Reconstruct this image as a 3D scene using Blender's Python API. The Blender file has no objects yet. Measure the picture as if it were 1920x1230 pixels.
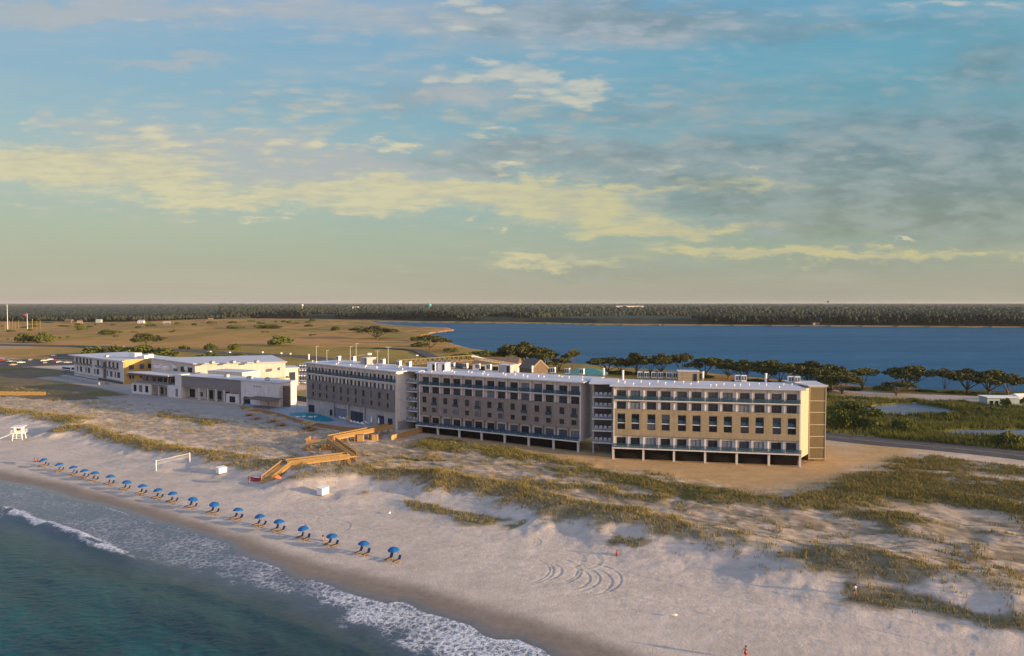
import bpy, bmesh, math, random
import numpy as np
from mathutils import Vector, Matrix
C = bpy.context.scene.collection
R = math.radians
random.seed(7)
RNG = np.random.default_rng(11)
# ------------------------------------------------------------------ camera
H = 43.0; FPX = 1300.0; CX, CY = 960.0, 615.0; V0 = 567.0
PITCH = math.atan((CY - V0) / FPX)
cp, sp = math.cos(PITCH), math.sin(PITCH)
def P(u, v, z=0.0):
    """point of the world at height z seen at photo pixel (u, v) - used once to survey the site"""
    a = (u - CX) / FPX; b = (CY - v) / FPX
    dy = cp + b * sp; dz = -sp + b * cp
    t = (z - H) / dz
    return Vector((a * t, dy * t, z))
def PY(u, Y, z=0.0):
    """point at depth Y under photo column u"""
    k = (cp * Y - sp * (z - H))
    return Vector(((u - CX) / FPX * k, Y, z))
def UV(x, y, z):
    w = y * cp - (z - H) * sp; b = (y * sp + (z - H) * cp) / w
    return CX + FPX * x / w, CY - FPX * b
cam = bpy.data.cameras.new('camera'); co = bpy.data.objects.new('camera', cam); C.objects.link(co)
co.location = (0, 0, H); co.rotation_euler = (math.pi / 2 - PITCH, 0, 0)
cam.sensor_width = 36; cam.lens = FPX / 1920 * 36; cam.clip_start = 1; cam.clip_end = 120000
S = bpy.context.scene; S.camera = co
S.view_settings.view_transform = 'Standard'; S.view_settings.look = 'None'
S.view_settings.exposure = 0.8; S.view_settings.gamma = 1.0
S.cycles.max_bounces = 6; S.cycles.diffuse_bounces = 2; S.cycles.glossy_bounces = 2
S.cycles.transparent_max_bounces = 6; S.cycles.use_denoising = True
# ------------------------------------------------------------------ sun
SUN_EL, SUN_AZ = R(8.0), (0.935, -0.355)
sd = Vector((SUN_AZ[0], SUN_AZ[1], 0)).normalized() * math.cos(SUN_EL) + Vector((0, 0, math.sin(SUN_EL)))
sl = bpy.data.lights.new('sun', 'SUN'); so = bpy.data.objects.new('sun', sl); C.objects.link(so)
sl.energy = 5.0; sl.angle = R(0.55); sl.color = (1.0, 0.72, 0.42)
so.rotation_euler = sd.to_track_quat('Z', 'Y').to_euler()
# ------------------------------------------------------------------ noise (numpy)
def _hash(ix, iy, seed):
    n = ix * np.uint32(374761393) + iy * np.uint32(668265263) + np.uint32((seed * 974634777) & 0xffffffff)
    n = (n ^ (n >> np.uint32(13))) * np.uint32(1274126177)
    return ((n ^ (n >> np.uint32(16))) & np.uint32(0xffff)).astype(np.float32) / np.float32(65535.0)
def vnoise(x, y, seed=0):
    ix = np.floor(x); iy = np.floor(y); fx = (x - ix).astype(np.float32); fy = (y - iy).astype(np.float32); ix = ix.astype(np.int64).astype(np.uint32); iy = iy.astype(np.int64).astype(np.uint32)
    fx = fx * fx * fx * (fx * (fx * 6 - 15) + 10); fy = fy * fy * fy * (fy * (fy * 6 - 15) + 10)
    a = _hash(ix, iy, seed); i1 = ix + np.uint32(1); j1 = iy + np.uint32(1); b = _hash(i1, iy, seed); c = _hash(ix, j1, seed); d = _hash(i1, j1, seed)
    return (a + (b - a) * fx) * (1 - fy) + (c + (d - c) * fx) * fy
def fbm(x, y, o=4, seed=0, g=0.5):
    s = 0.0; amp = 1.0; t = 0.0
    for i in range(o):
        s = s + amp * vnoise(x * 1.0 + 13.7 * i, y + 7.3 * i, seed + i); t += amp; amp *= g; x = x * 2.03; y = y * 2.03
    return s / t
def sstep(a, b, x):
    t = np.clip((x - a) / (b - a), 0, 1); return t * t * (3 - 2 * t)
def inpoly(px, py, poly):
    r = np.zeros(px.shape, bool); n = len(poly)
    for i in range(n):
        x0, y0 = poly[i][:2]; x1, y1 = poly[(i + 1) % n][:2]
        if y0 == y1: continue
        c = ((y0 > py) != (y1 > py)) & (px < (x1 - x0) * (py - y0) / (y1 - y0) + x0)
        r ^= c
    return r
def dpoly(px, py, line, reach=45.0):
    lx = [p[0] for p in line]; ly = [p[1] for p in line]
    m = (px > min(lx) - reach) & (px < max(lx) + reach) & (py > min(ly) - reach) & (py < max(ly) + reach)
    out = np.full(px.shape, 1e9)
    if not m.any(): return out
    if len(line) > 6:
        for i in range(0, len(line) - 1, 4): out = np.minimum(out, dpoly(px, py, line[i:i + 5], reach))
        return out
    if not m.all(): out[m] = dpoly(px[m], py[m], line, 1e12); return out
    d = np.full(px.shape, 1e9)
    for (x0, y0), (x1, y1) in zip(line[:-1], line[1:]):
        vx, vy = x1 - x0, y1 - y0; L = vx * vx + vy * vy
        t = np.clip(((px - x0) * vx + (py - y0) * vy) / L, 0, 1)
        d = np.minimum(d, np.hypot(px - x0 - t * vx, py - y0 - t * vy))
    return d
DX, DY = 0.843, -0.537          # along the coast (to the right)
NX, NY = 0.537, 0.843           # inland
def ST(x, y): return NX * x + NY * y, DX * x + DY * y
# ------------------------------------------------------------------ materials
def srgb(r, g, b):
    f = lambda c: (c / 255 / 12.92) if c / 255 <= 0.04045 else ((c / 255 + 0.055) / 1.055) ** 2.4
    return (f(r), f(g), f(b), 1.0)
class NT:
    def __init__(s, tree): s.t = tree
    def n(s, typ, **kw):
        n = s.t.nodes.new(typ)
        for k, v in kw.items():
            if k.startswith('_'): setattr(n, k[1:], v)
        return n
    def l(s, a, b): s.t.links.new(a, b)
    def setin(s, sock, v):
        if hasattr(v, 'is_linked') or hasattr(v, 'node'): s.l(v, sock)
        else: sock.default_value = v
    def math(s, op, a, b=None, c=None, clamp=False):
        n = s.t.nodes.new('ShaderNodeMath'); n.operation = op; n.use_clamp = clamp
        s.setin(n.inputs[0], a)
        if b is not None: s.setin(n.inputs[1], b)
        if c is not None: s.setin(n.inputs[2], c)
        return n.outputs[0]
    def vmath(s, op, a, b=None, out=0):
        n = s.t.nodes.new('ShaderNodeVectorMath'); n.operation = op
        s.setin(n.inputs[0], a)
        if b is not None: s.setin(n.inputs[1], b)
        return n.outputs[out]
    def mix(s, f, a, b, mode='MIX'):
        n = s.t.nodes.new('ShaderNodeMix'); n.data_type = 'RGBA'; n.blend_type = mode
        s.setin(n.inputs[0], f); s.setin(n.inputs[6], a); s.setin(n.inputs[7], b)
        return n.outputs[2]
    def noise(s, vec, scale, detail=4, rough=0.55, dist=0.0, out=0):
        n = s.t.nodes.new('ShaderNodeTexNoise'); n.inputs['Scale'].default_value = scale
        n.inputs['Detail'].default_value = detail; n.inputs['Roughness'].default_value = rough
        n.inputs['Distortion'].default_value = dist
        if vec is not None: s.l(vec, n.inputs['Vector'])
        return n.outputs[out]
    def ramp(s, f, stops, interp='LINEAR'):
        n = s.t.nodes.new('ShaderNodeValToRGB'); s.setin(n.inputs[0], f); e = n.color_ramp.elements
        n.color_ramp.interpolation = interp
        while len(e) < len(stops): e.new(0.5)
        for k, (p, c) in enumerate(stops): e[k].position = p; e[k].color = c if len(c) == 4 else (*c, 1)
        return n.outputs[0]
    def mrange(s, v, a, b, c=0.0, d=1.0, smooth=True):
        n = s.t.nodes.new('ShaderNodeMapRange'); n.interpolation_type = 'SMOOTHSTEP' if smooth else 'LINEAR'
        s.setin(n.inputs[0], v)
        for k, q in enumerate((a, b, c, d)): s.setin(n.inputs[k + 1], q)
        return n.outputs[0]
def mat(name, col, rough=0.7, var=0.12, scale=1.5, bump=0.0, metal=0.0, spec=0.3, rnd=0.0, stretch=(1, 1, 1), panel=None):
    """painted / plain surface: base colour with weathering noise"""
    m = bpy.data.materials.new(name); m.use_nodes = True; t = NT(m.node_tree); b = m.node_tree.nodes['Principled BSDF']
    tc = t.n('ShaderNodeTexCoord').outputs['Object']
    mp = t.vmath('MULTIPLY', tc, stretch)
    f = t.noise(mp, scale, 5, 0.6)
    lo = tuple(c * (1 - var) for c in col[:3]) + (1,); hi = tuple(min(1, c * (1 + var)) for c in col[:3]) + (1,)
    c = t.mix(t.mrange(f, 0.3, 0.7), lo, hi)
    if panel:                                        # sheet panels: each a touch different, with dark joints
        sp_ = t.n('ShaderNodeSeparateXYZ'); t.l(tc, sp_.inputs[0]); fx = t.math('DIVIDE', sp_.outputs[0], panel[0]); fz = t.math('DIVIDE', sp_.outputs[2], panel[1])
        cb_ = t.n('ShaderNodeCombineXYZ'); t.l(t.math('FLOOR', fx), cb_.inputs[0]); t.l(t.math('FLOOR', fz), cb_.inputs[1]); wn = t.n('ShaderNodeTexWhiteNoise'); t.l(cb_.outputs[0], wn.inputs[0])
        jn = t.math('MINIMUM', t.math('MULTIPLY', t.math('FRACT', fx), panel[0]), t.math('MULTIPLY', t.math('FRACT', fz), panel[1]))
        k_ = t.math('MULTIPLY', t.mrange(wn.outputs[0], 0, 1, 1 - panel[2], 1 + panel[2], False), t.mrange(jn, .03, .05, .72, 1.0)); st2 = t.mrange(t.noise(t.vmath('MULTIPLY', tc, (1.2, 1.2, .12)), 1.0, 5, .65), .3, .75, 1.06, .86); k_ = t.math('MULTIPLY', k_, st2)
        kc = t.n('ShaderNodeCombineXYZ'); [t.l(k_, kc.inputs[i_]) for i_ in range(3)]; c = t.mix(1.0, c, kc.outputs[0], 'MULTIPLY')
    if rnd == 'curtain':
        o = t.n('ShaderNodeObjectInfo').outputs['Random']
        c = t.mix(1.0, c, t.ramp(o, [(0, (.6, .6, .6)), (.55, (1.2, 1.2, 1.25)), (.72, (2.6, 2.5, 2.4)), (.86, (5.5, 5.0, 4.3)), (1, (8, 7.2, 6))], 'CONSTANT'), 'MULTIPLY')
    elif rnd:
        o = t.n('ShaderNodeObjectInfo').outputs['Random']
        c = t.mix(1.0, c, t.ramp(o, [(0, (1 - rnd,) * 3), (1, (1 + rnd * 0.3,) * 3)]), 'MULTIPLY')
    t.l(c, b.inputs['Base Color']); b.inputs['Roughness'].default_value = rough; b.inputs['Metallic'].default_value = metal
    b.inputs['Specular IOR Level'].default_value = spec
    if bump:
        bn = t.n('ShaderNodeBump'); bn.inputs['Strength'].default_value = bump; bn.inputs['Distance'].default_value = 0.1
        t.l(f, bn.inputs['Height']); t.l(bn.outputs[0], b.inputs['Normal'])
    return m
M = {}
M['white'] = mat('white_stucco', (0.64, 0.615, 0.58), 0.8, 0.07, 0.5, panel=(5.2, 3.1, .035))
M['roofw'] = mat('white_roof_membrane', (0.52, 0.51, 0.53), 0.6, 0.08, 0.25)
M['tan'] = mat('tan_cladding', (0.315, 0.252, 0.155), 0.75, 0.07, 0.7, stretch=(1, 1, 3), panel=(2.4, 1.5, .07))
M['louvre'] = mat('tan_louvre', (0.31, 0.24, 0.12), 0.6, 0.12, 2.0, stretch=(6, 6, .2))
M['grey'] = mat('grey_concrete', (0.36, 0.35, 0.34), 0.85, 0.12, 0.8, panel=(3.6, 2.4, .06))
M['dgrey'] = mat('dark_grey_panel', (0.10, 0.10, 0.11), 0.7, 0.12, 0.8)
M['frame'] = mat('dark_window_frame', (0.05, 0.05, 0.055), 0.4, 0.1, 2)
M['slat'] = mat('grey_slat_screen', (0.27, 0.25, 0.25), 0.7, 0.12, 2.0, stretch=(5, 5, .3))
M['yell'] = mat('ochre_panel', (0.50, 0.33, 0.11), 0.7, 0.1, 0.8)
M['wood'] = mat('weathered_pine', (0.46, 0.285, 0.105), 0.75, 0.25, 3.0, stretch=(1, 1, 4))
M['wood2'] = mat('teak', (0.34, 0.19, 0.08), 0.7, 0.25, 4.0)
M['blue'] = mat('blue_canvas', (0.006, 0.095, 0.29), 0.75, 0.12, 3.0)
M['bluec'] = mat('navy_cushion', (0.02, 0.07, 0.20), 0.8, 0.15, 4)
M['paint'] = mat('white_paint', (0.76, 0.75, 0.72), 0.6, 0.05, 2)
M['metal'] = mat('galvanised_steel', (0.45, 0.46, 0.47), 0.45, 0.12, 2, metal=0.6)
M['cream'] = mat('cream_wall', (0.66, 0.60, 0.51), 0.8, 0.07, 0.6, panel=(6, 4, .04))
M['craneY'] = mat('crane_yellow', (0.40, 0.30, 0.13), 0.5, 0.15, 2)
M['teal'] = mat('teal_roof', (0.06, 0.19, 0.18), 0.6, 0.12, 1.5)
M['tealw'] = mat('pale_teal_wall', (0.36, 0.45, 0.42), 0.75, 0.08, 1)
M['red'] = mat('red_paint', (0.45, 0.03, 0.04), 0.5, 0.1, 2)
M['orange'] = mat('orange_cloth', (0.75, 0.17, 0.03), 0.8, 0.1, 3)
M['tan2'] = mat('grey_brown_cladding', (0.235, 0.20, 0.175), 0.75, 0.07, 0.7, stretch=(1, 1, 3), panel=(2.4, 1.5, .07))
M['tan1'] = mat('dark_grey_cladding', (0.185, 0.165, 0.15), 0.75, 0.07, 0.7, stretch=(1, 1, 3), panel=(2.4, 1.5, .07))
M['asph'] = mat('asphalt', (0.075, 0.066, 0.066), 0.9, 0.25, 0.3)
M['pave'] = mat('pool_paving', (0.33, 0.33, 0.34), 0.8, 0.12, 0.6)
M['yline'] = mat('yellow_road_paint', (0.45, 0.33, 0.08), 0.8, 0.2, 1)
M['wline'] = mat('white_road_paint', (0.6, 0.6, 0.58), 0.8, 0.2, 1)
M['endw'] = mat('buff_stucco', (0.42, 0.355, 0.25), 0.8, 0.06, 0.6)
M['void'] = mat('undercroft_shade_black', (0.018, 0.016, 0.015), 0.95, 0.2, 1, spec=0.05)  # near-black colour that stands for the deep shade below the deck
M['brown'] = mat('brown_shingle', (0.16, 0.115, 0.085), 0.85, 0.2, 1)
M['skin'] = mat('skin', (0.42, 0.22, 0.14), 0.6, 0.06, 6)
M['hair'] = mat('dark_hair', (0.03, 0.018, 0.012), 0.6, 0.2, 9)
M['bark'] = mat('bark', (0.13, 0.10, 0.075), 0.9, 0.25, 3)
M['tyre'] = mat('tyre_rubber', (0.02, 0.02, 0.02), 0.8, 0.1, 3)
M['carglass'] = mat('car_glass', (0.02, 0.025, 0.03), 0.1, 0.1, 2, spec=0.6)
def glassmat(name, col, rough=0.08, rnd='curtain'):
    m = mat(name, col, rough, 0.1, 0.6, spec=0.42, rnd=rnd); return m
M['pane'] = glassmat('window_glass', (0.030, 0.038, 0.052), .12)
def railglass():
    m = bpy.data.materials.new('teal_rail_glass'); m.use_nodes = True; t = NT(m.node_tree); b = m.node_tree.nodes['Principled BSDF']
    b.inputs['Base Color'].default_value = (0.07, 0.17, 0.21, 1); b.inputs['Roughness'].default_value = 0.12
    b.inputs['Alpha'].default_value = 0.55
    n = t.noise(t.n('ShaderNodeTexCoord').outputs['Object'], 0.8, 3)
    t.l(t.mix(n, (0.018, 0.060, 0.085, 1), (0.05, 0.125, 0.17, 1)), b.inputs['Base Color'])
    return m
M['rail'] = railglass()
def foliage(name, lo, hi, scale=0.6):
    m = bpy.data.materials.new(name); m.use_nodes = True; t = NT(m.node_tree); b = m.node_tree.nodes['Principled BSDF']
    a = t.n('ShaderNodeAttribute'); a.attribute_name = 'tint'
    g = t.n('ShaderNodeNewGeometry').outputs['Position']
    f = t.math('ADD', t.math('MULTIPLY', a.outputs['Fac'], 0.7), t.math('MULTIPLY', t.noise(g, scale, 3), 0.5), clamp=True)
    t.l(t.mix(f, (*lo, 1), (*hi, 1)), b.inputs['Base Color']); b.inputs['Roughness'].default_value = 0.75
    b.inputs['Specular IOR Level'].default_value = 0.15
    return m
M['oak'] = foliage('oak_leaves', (0.028, 0.040, 0.014), (0.12, 0.115, 0.032))
M['bush'] = foliage('shrub_leaves', (0.035, 0.055, 0.012), (0.15, 0.16, 0.03))
M['duneg'] = foliage('dune_grass_blades', (0.13, 0.11, 0.038), (0.33, 0.25, 0.085), 0.15)
M['duneg2'] = foliage('green_dune_grass_blades', (0.085, 0.082, 0.020), (0.24, 0.20, 0.055), 0.1)
M['reed'] = foliage('reed_blades', (0.055, 0.065, 0.014), (0.17, 0.165, 0.03), 0.1)
M['forest'] = foliage('pine_forest', (0.026, 0.034, 0.022), (0.042, 0.048, 0.030), 0.012)
# ------------------------------------------------------------------ mesh building
class MB:
    def __init__(s): s.v = []; s.f = []
    def add(s, vs, fs):
        o = len(s.v); s.v += [tuple(p) for p in vs]; s.f += [tuple(i + o for i in f) for f in fs]; return s
    def box(s, x0, y0, z0, x1, y1, z1):
        if x1 < x0: x0, x1 = x1, x0
        if y1 < y0: y0, y1 = y1, y0
        if z1 < z0: z0, z1 = z1, z0
        return s.add([(x0, y0, z0), (x1, y0, z0), (x1, y1, z0), (x0, y1, z0), (x0, y0, z1), (x1, y0, z1), (x1, y1, z1), (x0, y1, z1)],
              [(0, 3, 2, 1), (4, 5, 6, 7), (0, 1, 5, 4), (1, 2, 6, 5), (2, 3, 7, 6), (3, 0, 4, 7)])
    def prism(s, pts, z0, z1):
        n = len(pts); ar = sum(pts[i][0] * pts[(i + 1) % n][1] - pts[(i + 1) % n][0] * pts[i][1] for i in range(n))
        if ar < 0: pts = pts[::-1]
        zz0 = z0 if hasattr(z0, '__len__') else [z0] * n; zz1 = z1 if hasattr(z1, '__len__') else [z1] * n
        vs = [(p[0], p[1], zz0[i]) for i, p in enumerate(pts)] + [(p[0], p[1], zz1[i]) for i, p in enumerate(pts)]
        fs = [tuple(range(n - 1, -1, -1)), tuple(range(n, 2 * n))] + [(i, (i + 1) % n, (i + 1) % n + n, i + n) for i in range(n)]
        return s.add(vs, fs)
    def bar(s, p, q, w, h=None):
        """square bar between two points"""
        h = h or w; p = Vector(p); q = Vector(q); d = (q - p).normalized()
        a = d.cross(Vector((0, 0, 1)))
        if a.length < 1e-3: a = Vector((1, 0, 0))
        a.normalize(); b = a.cross(d).normalized(); a *= w / 2; b *= h / 2
        vs = [p - a - b, p + a - b, p + a + b, p - a + b, q - a - b, q + a - b, q + a + b, q - a + b]
        return s.add(vs, [(0, 1, 2, 3), (7, 6, 5, 4), (0, 4, 5, 1), (1, 5, 6, 2), (2, 6, 7, 3), (3, 7, 4, 0)])
    def tube(s, pts, rad, n=8, cap=True):
        rings = []; o = len(s.v)
        pts = [Vector(p) for p in pts]
        for i, p in enumerate(pts):
            d = (pts[min(i + 1, len(pts) - 1)] - pts[max(i - 1, 0)]).normalized()
            a = d.cross(Vector((0.13, 0.31, 1)) if abs(d.z) < .95 else Vector((1, 0, 0))).normalized(); b = a.cross(d)
            r = rad[i] if hasattr(rad, '__len__') else rad
            s.v += [tuple(p + a * math.cos(2 * math.pi * k / n) * r + b * math.sin(2 * math.pi * k / n) * r) for k in range(n)]
        for i in range(len(pts) - 1):
            for k in range(n):
                s.f.append((o + i * n + k, o + i * n + (k + 1) % n, o + (i + 1) * n + (k + 1) % n, o + (i + 1) * n + k))
        if cap:
            s.f.append(tuple(o + k for k in range(n))[::-1]); s.f.append(tuple(o + (len(pts) - 1) * n + k for k in range(n)))
        return s
    def lathe(s, prof, n=16, cx=0, cy=0, sx=1, sy=1):
        o = len(s.v)
        for r, z in prof:
            s.v += [(cx + sx * r * math.cos(2 * math.pi * k / n), cy + sy * r * math.sin(2 * math.pi * k / n), z) for k in range(n)]
        for i in range(len(prof) - 1):
            for k in range(n): s.f.append((o + i * n + k, o + i * n + (k + 1) % n, o + (i + 1) * n + (k + 1) % n, o + (i + 1) * n + k))
        s.f.append(tuple(o + k for k in range(n))[::-1]); s.f.append(tuple(o + (len(prof) - 1) * n + k for k in range(n)))
        return s
    def build(s, name, m, parent=None, loc=None, rz=0, smooth=False):
        me = bpy.data.meshes.new(name); me.from_pydata(s.v, [], s.f); me.update()
        me.materials.append(m)
        if smooth: me.polygons.foreach_set('use_smooth', [True] * len(me.polygons))
        o = bpy.data.objects.new(name, me); C.objects.link(o)
        if parent is not None: o.parent = parent
        if loc is not None: o.location = loc
        if rz: o.rotation_euler[2] = rz
        return o
def npmesh(name, verts, faces, m, kind=None, tint=None, smooth=False, col=None, attrs=None):
    """fast mesh from numpy arrays (faces all the same size)"""
    me = bpy.data.meshes.new(name); nv, nf, k = len(verts), len(faces), faces.shape[1]
    me.vertices.add(nv); me.vertices.foreach_set('co', np.ascontiguousarray(verts, np.float32).ravel())
    me.loops.add(nf * k); me.loops.foreach_set('vertex_index', np.ascontiguousarray(faces, np.int32).ravel())
    me.polygons.add(nf); me.polygons.foreach_set('loop_start', np.arange(0, nf * k, k, dtype=np.int32))
    me.update(calc_edges=True)
    me.polygons.foreach_set('use_smooth', np.full(nf, smooth))
    if col is not None:
        a = me.attributes.new('albedo', 'FLOAT_COLOR', 'POINT'); a.data.foreach_set('color', np.ascontiguousarray(col, np.float32).ravel())
    for nm, arr in {**({'tint': tint} if tint is not None else {}), **(attrs or {})}.items():
        a = me.attributes.new(nm, 'FLOAT', 'POINT'); a.data.foreach_set('value', np.ascontiguousarray(arr, np.float32))
    me.materials.append(m); me.validate()
    o = bpy.data.objects.new(name, me); C.objects.link(o)
    if kind: o['kind'] = kind
    return o
def tag(o, label=None, cat=None, group=None):
    if label: o['label'] = label
    if cat: o['category'] = cat
    if group: o['group'] = group
    return o
def thing(name, label, cat, loc=(0, 0, 0), rz=0, group=None):
    o = bpy.data.objects.new(name, None); C.objects.link(o); o.location = loc; o.rotation_euler[2] = rz
    o.empty_display_size = 0.3
    return tag(o, label, cat, group)
def inst(src, parent=None, loc=None, rz=None, scale=None, name=None):
    o = src.copy(); C.objects.link(o)
    if name: o.name = name
    if parent is not None: o.parent = parent
    if loc is not None: o.location = loc
    if rz is not None: o.rotation_euler[2] = rz
    if scale is not None: o.scale = scale if hasattr(scale, '__len__') else (scale,) * 3
    return o
KIDS = {}
def dup(root, loc, rz=0, label=None, group=None, scale=None):
    r = inst(root, None, loc, rz, scale)
    if label: r['label'] = label
    if group: r['group'] = group
    if root.name not in KIDS: KIDS[root.name] = [(ch, list(ch.children)) for ch in root.children]
    for ch, gs in KIDS[root.name]:
        c = inst(ch, r)
        for g in gs: inst(g, c)
    return r
# ------------------------------------------------------------------ site survey (photo pixels -> world)
def W(pts, z): return [tuple(P(u, v, z)[:2]) for u, v in pts]
BANDS = [  # vegetated dune ridges: (pixels, half width m, ridge height m, greenness)
    ([(-60, 762), (60, 772), (150, 788)], 4.5, 1.6, .3),
    ([(130, 800), (190, 808), (250, 822), (330, 842), (420, 858), (480, 866), (560, 874)], 4.2, 2.2, .2),
    ([(300, 776), (360, 784), (420, 792)], 3, .6, .4),
    ([(560, 894), (640, 884), (700, 884), (760, 890), (860, 908), (960, 925), (1060, 950), (1120, 965)], 5.0, 2.6, .15),
    ([(1060, 962), (1130, 968), (1200, 985), (1290, 1000), (1380, 1020), (1480, 1042), (1560, 1052), (1640, 1062), (1740, 1080), (1830, 1095), (1940, 1120)], 5.2, 3.0, .2),
    ([(640, 914), (700, 918), (760, 925), (820, 944), (900, 958), (960, 966)], 2.6, .5, .25),
    ([(1190, 1010), (1280, 1030), (1370, 1040), (1480, 1070), (1590, 1090), (1700, 1115), (1850, 1140), (1960, 1165)], 2.8, 1.0, .3),
    ([(800, 829), (880, 838), (960, 850), (1050, 866), (1120, 882), (1180, 893), (1250, 908), (1330, 924)], 6.0, .7, .75),
    ([(960, 905), (1020, 905), (1080, 912), (1160, 922), (1240, 930)], 2.5, 1.0, .2),
    ([(1330, 935), (1430, 935), (1520, 950), (1600, 962), (1690, 975)], 4.0, 1.2, .6),
    ([(1500, 942), (1570, 934), (1650, 914), (1730, 898), (1800, 896), (1960, 915)], 7.0, 1.2, .55),
    ([(1690, 925), (1760, 925), (1850, 940), (1960, 965)], 7.0, 1.2, .7),
    ([(1860, 1000), (1930, 1010), (2000, 1025)], 2.5, 1.0, .3),
    ([(1640, 900), (1720, 878), (1790, 870), (1860, 872), (2000, 885)], 6, .5, .6),
    ([(1700, 858), (1800, 862), (1900, 872), (2000, 885)], 5, .2, .7),
    ([(1780, 905), (1880, 915), (2000, 930)], 8, .8, .6),
    ([(680, 850), (760, 850), (830, 858)], 2, .3, .3),
]
BW = [(W(p, 3.5), w, hh, g) for p, w, hh, g in BANDS]
LAG = W([(690, 603.3), (780, 604.5), (900, 606), (1000, 607), (1120, 609.5), (1400, 611), (1700, 613), (2100, 615.5), (2700, 618), (2700, 760), (2100, 750), (1920, 741),
         (1800, 737), (1650, 731), (1500, 720), (1300, 702), (1120, 690), (1000, 678), (935, 664), (880, 657), (845, 646), (810, 637), (790, 631),
         (812, 625), (850, 620), (838, 616), (770, 613), (715, 609)], 0.3)
POND1 = W([(1620, 764), (1660, 759), (1715, 757), (1760, 764), (1800, 771), (1775, 779), (1700, 779), (1640, 776)], 1.3)
POND2 = W([(1740, 810), (1790, 806), (1860, 806), (1960, 805), (2050, 809), (2050, 828), (1920, 824), (1850, 819), (1780, 818)], 1.3)
SAND2 = W([(1500, 724), (1650, 738), (1760, 742), (1900, 747), (2100, 756), (2100, 775), (1905, 764), (1800, 756), (1680, 752), (1560, 745)], 1.4)
ROADPX = [(2300, 905), (2100, 878), (1920, 854), (1750, 836), (1560, 818)]
RC = [P(u, v, 2.5) for u, v in ROADPX] + [Vector((55, 250, 2.5)), Vector((10, 300, 2.5)), Vector((-45, 365, 2.5)), Vector((-95, 440, 2.5))] + \
     [P(u, v, 2.2) for u, v in [(578, 670), (480, 665), (310, 656), (190, 651), (75, 648), (-80, 645), (-300, 640)]]
def spline(pts, n=8):
    out = []
    for i in range(len(pts) - 1):
        p0, p1, p2, p3 = pts[max(i - 1, 0)], pts[i], pts[i + 1], pts[min(i + 2, len(pts) - 1)]
        for k in range(n):
            t = k / n
            out.append(0.5 * ((2 * p1) + (p2 - p0) * t + (2 * p0 - 5 * p1 + 4 * p2 - p3) * t * t + (3 * p1 - p0 - 3 * p2 + p3) * t ** 3))
    out.append(pts[-1]); return out
RCS = spline(RC); RLINE = [(p.x, p.y) for p in RCS]
EDGE = W([(-600, 800), (-300, 850), (-100, 890), (0, 905), (50, 913), (96, 925), (130, 937), (162, 944), (195, 949), (227, 958), (250, 966), (270, 973), (290, 980), (320, 984), (345, 993), (378, 1003), (405, 1011),
          (431, 1021), (436, 1032), (455, 1042), (476, 1049), (500, 1056), (524, 1064), (536, 1078), (553, 1086), (580, 1086), (605, 1092), (632, 1104), (665, 1116), (700, 1124), (722, 1131), (745, 1127),
          (765, 1131), (790, 1146), (850, 1163), (880, 1172), (893, 1181), (906, 1192), (930, 1199), (972, 1199), (990, 1208), (1015, 1217), (1034, 1230), (1080, 1262), (1200, 1330), (1400, 1450), (1800, 1700)], 0.1)
BACK = W([(-600, 880), (0, 965), (90, 992), (200, 1030), (262, 1048), (340, 1066), (420, 1084), (480, 1100), (534, 1116), (586, 1140), (649, 1160), (721, 1186), (782, 1215), (860, 1260), (1000, 1340), (1300, 1520)], 0.1)
WETL = W([(-600, 780), (-200, 842), (0, 884), (100, 905), (200, 930), (300, 958), (400, 990), (500, 1024), (600, 1056), (700, 1084), (800, 1108), (900, 1136), (1000, 1164), (1100, 1196), (1210, 1232), (1400, 1310), (1900, 1560)], 0.4)
def prof(line):
    s, t = ST(np.array([p[0] for p in line]), np.array([p[1] for p in line])); o = np.argsort(t); return t[o], s[o]
EDt, EDs = prof(EDGE); BKt, BKs = prof(BACK); WTt, WTs = prof(WETL)
def gmask(x, y):
    """dune-grass density 0..1 and greenness"""
    g = np.zeros(x.shape); gr = np.zeros(x.shape)
    wx = x + 7 * (fbm(x / 9, y / 9, 4, 5) - .5); wy = y + 7 * (fbm(x / 9, y / 9, 4, 9) - .5); gap = sstep(.30, .50, fbm(x / 13, y / 9, 3, 13))
    for line, w, hh, green in BW:
        lx = [p[0] for p in line]; ly = [p[1] for p in line]
        m = (x > min(lx) - 20) & (x < max(lx) + 20) & (y > min(ly) - 20) & (y < max(ly) + 20)
        if not m.any(): continue
        d = dpoly(wx[m], wy[m], line); k = np.exp(-(d / (w * 1.3)) ** 2) * ((.65 + .35 * gap[m]) if w > 3.2 else (.15 + .85 * gap[m]))
        gg = g[m]; r = gr[m]; r = np.where(k > gg, green, r); g[m] = np.maximum(gg, k); gr[m] = r
    return g, gr
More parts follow.
